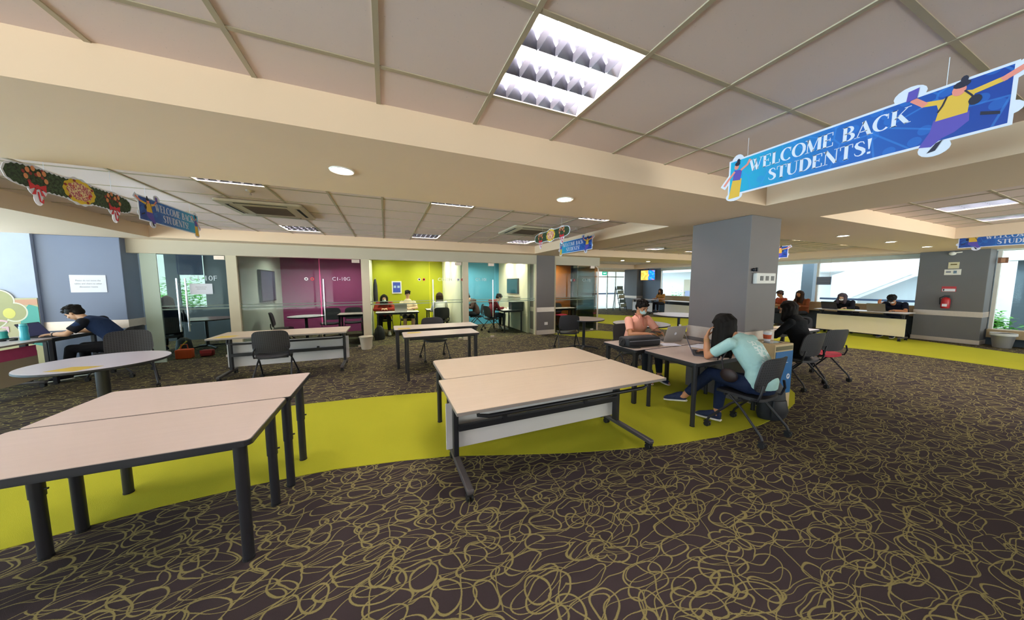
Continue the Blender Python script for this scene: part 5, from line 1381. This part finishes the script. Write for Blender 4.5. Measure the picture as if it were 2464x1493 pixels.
obj('railing', box(mk(), -4.5, 4.5, -2.0, -1.95, .85, .95), mat('navy_rail','3c4c68',.5), bld3)
bld4 = thing('grey_building', 'dark grey wall with white frame outside the window at the far right', 'building', (18,0,0))
obj('wall', box(mk(), 0, .3, -6, 2.5, -.1, 2.3), mat('slate_exterior','5c6874',.7), bld4)
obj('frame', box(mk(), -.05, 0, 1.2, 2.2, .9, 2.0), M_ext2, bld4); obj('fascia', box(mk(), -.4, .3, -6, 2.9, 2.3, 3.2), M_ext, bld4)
def shrub(label, x, y, z0, r, n, m, cat='shrub'):
    t = thing('shrub', label, cat, (x,y,z0)); b = mk(); random.seed(int(x*10)+5)
    for k in range(n):
        p = V((random.gauss(0,r*.45), random.gauss(0,r*.35), abs(random.gauss(r*.8, r*.5)))); a = random.uniform(0,6.28); s = random.uniform(.05,.1)
        u = V((math.cos(a), math.sin(a), random.uniform(-.5,.5))).normalized(); w = u.cross(V((random.random()-.5,random.random()-.5,1))).normalized()
        v = [b.verts.new(p+q) for q in (-u*s, w*s*.4, u*s, -w*s*.4)]; b.faces.new(v)
    obj('foliage', b, m, t); obj('stem', tube(mk(), [(0,0,0),(0,0,r*1.2)], .03), mat('bark','4a3a2c',.8), t); return t
M_leaf = mat('bright_leaf','6cb84e',.6,var=.35,vscale=5); M_leaf2 = mat('dark_leaf','3c7a44',.6,var=.35,vscale=5)
shrub('bright green shrub outside the window of the leftmost glass room', -6.3, 13.3, 0.0, .95, 2200, M_leaf)
shrub('small green shrub outside the right windows', 17.2, 2.6, -.02, .4, 500, M_leaf)
shrub('green shrub outside the far window beside the distant person', 18.5, 14.6, -.02, .6, 500, M_leaf)

# ------------------------------------------------------------------ light, camera, render
w = bpy.data.worlds.new('World'); SC.world = w; w.use_nodes = True
# daylight: soft white sky; extra glow added left and rear, strongest below the horizon, to light ceilings
nt = w.node_tree; bg = nt.nodes['Background']
def wn(typ, **kw):
    n = nt.nodes.new(typ)
    for k, v in kw.items(): setattr(n, k, v)
    return n
def wdot(d, lo, hi):
    tc = wn('ShaderNodeTexCoord'); dt = wn('ShaderNodeVectorMath', operation='DOT_PRODUCT'); dt.inputs[1].default_value = d
    nt.links.new(tc.outputs['Generated'], dt.inputs[0])
    mr = wn('ShaderNodeMapRange'); mr.interpolation_type = 'SMOOTHSTEP'; mr.inputs[1].default_value = lo; mr.inputs[2].default_value = hi
    nt.links.new(dt.outputs['Value'], mr.inputs[0]); return mr.outputs[0]
sa = wdot((-.75,-.65,0), -.1, .35); sb = wdot((.5,-.85,0), .15, .5); mxn = wn('ShaderNodeMath', operation='MAXIMUM'); nt.links.new(sa, mxn.inputs[0]); nt.links.new(sb, mxn.inputs[1]); side = mxn.outputs[0]; low = wdot((0,0,-1), -.05, .1); lft = wdot((-.8,.6,0), .1, .7)
c1 = wn('ShaderNodeMix', data_type='RGBA'); c1.inputs[6].default_value = (1.0,.93,.96,1); c1.inputs[7].default_value = (.62,.78,1.0,1); nt.links.new(lft, c1.inputs[0])
c2 = wn('ShaderNodeMix', data_type='RGBA'); c2.inputs[6].default_value = (.84,.92,1,1); nt.links.new(c1.outputs[2], c2.inputs[7]); nt.links.new(side, c2.inputs[0])
s1 = wn('ShaderNodeMapRange'); s1.inputs[3].default_value = SKYSIDE; s1.inputs[4].default_value = GNDGLOW; nt.links.new(low, s1.inputs[0])
s2 = wn('ShaderNodeMapRange'); s2.inputs[3].default_value = SKYFRONT; bo = wn('ShaderNodeMath', operation='MULTIPLY_ADD'); bo.inputs[1].default_value = .8; bo.inputs[2].default_value = 1.0; nt.links.new(lft, bo.inputs[0])
bo2 = wn('ShaderNodeMath', operation='MULTIPLY'); nt.links.new(bo.outputs[0], bo2.inputs[0]); nt.links.new(s1.outputs[0], bo2.inputs[1]); nt.links.new(bo2.outputs[0], s2.inputs[4]); nt.links.new(side, s2.inputs[0])
nt.links.new(c2.outputs[2], bg.inputs[0]); nt.links.new(s2.outputs[0], bg.inputs[1])
def portal(M, sx, sy):
    L = bpy.data.lights.new('window_portal', 'AREA'); L.shape = 'RECTANGLE'; L.size = sx; L.size_y = sy; L.cycles.is_portal = True
    o = bpy.data.objects.new('window_portal', L); COL.objects.link(o); o.matrix_world = M
# light leaves an area lamp along its -z axis
portal(basis((-7.98,3.4,1.38), (0,-1,0), Z), 15.8, 2.2)
portal(basis((-5.5,-4.55,1.3), (1,0,0), Z), 5, 2.4)
portal(basis((9.5,-4.55,1.3), (1,0,0), Z), 10, 2.4)
portal(basis((14.55,8.0,1.65), (0,1,0), Z), 9, 1.5)
portal(basis((14.55,-1.1,1.4), (0,1,0), Z), 6.6, 2.0)
portal(basis((10.5,14.88,1.2), (-1,0,0), Z), 7, 2.3)
cam = bpy.data.cameras.new('Camera'); co = bpy.data.objects.new('Camera', cam); COL.objects.link(co); SC.camera = co
cam.sensor_width = 36; cam.lens = 719/2464*36; cam.clip_start = .05; cam.clip_end = 200
co.location = (0,0,1.6)
R_ = Matrix.Rotation(math.radians(-22.9),4,'Z') @ Matrix.Rotation(math.radians(85.0),4,'X') @ Matrix.Rotation(math.radians(-.05),4,'Z')
co.rotation_euler = R_.to_euler()
SC.view_settings.view_transform = 'Standard'; SC.view_settings.look = 'None'; SC.view_settings.gamma = 1
SC.view_settings.use_curve_mapping = False; SC.view_settings.exposure = 0.95
SC.cycles.max_bounces = 6; SC.cycles.diffuse_bounces = 3; SC.cycles.glossy_bounces = 3; SC.cycles.transparent_max_bounces = 10
SC.cycles.use_adaptive_sampling = True; SC.cycles.adaptive_threshold = .12; SC.cycles.use_denoising = True
SC.cycles.sample_clamp_indirect = 6.0; SC.cycles.caustics_reflective = False; SC.cycles.caustics_refractive = False

bpy.data.scenes.remove(TMP)
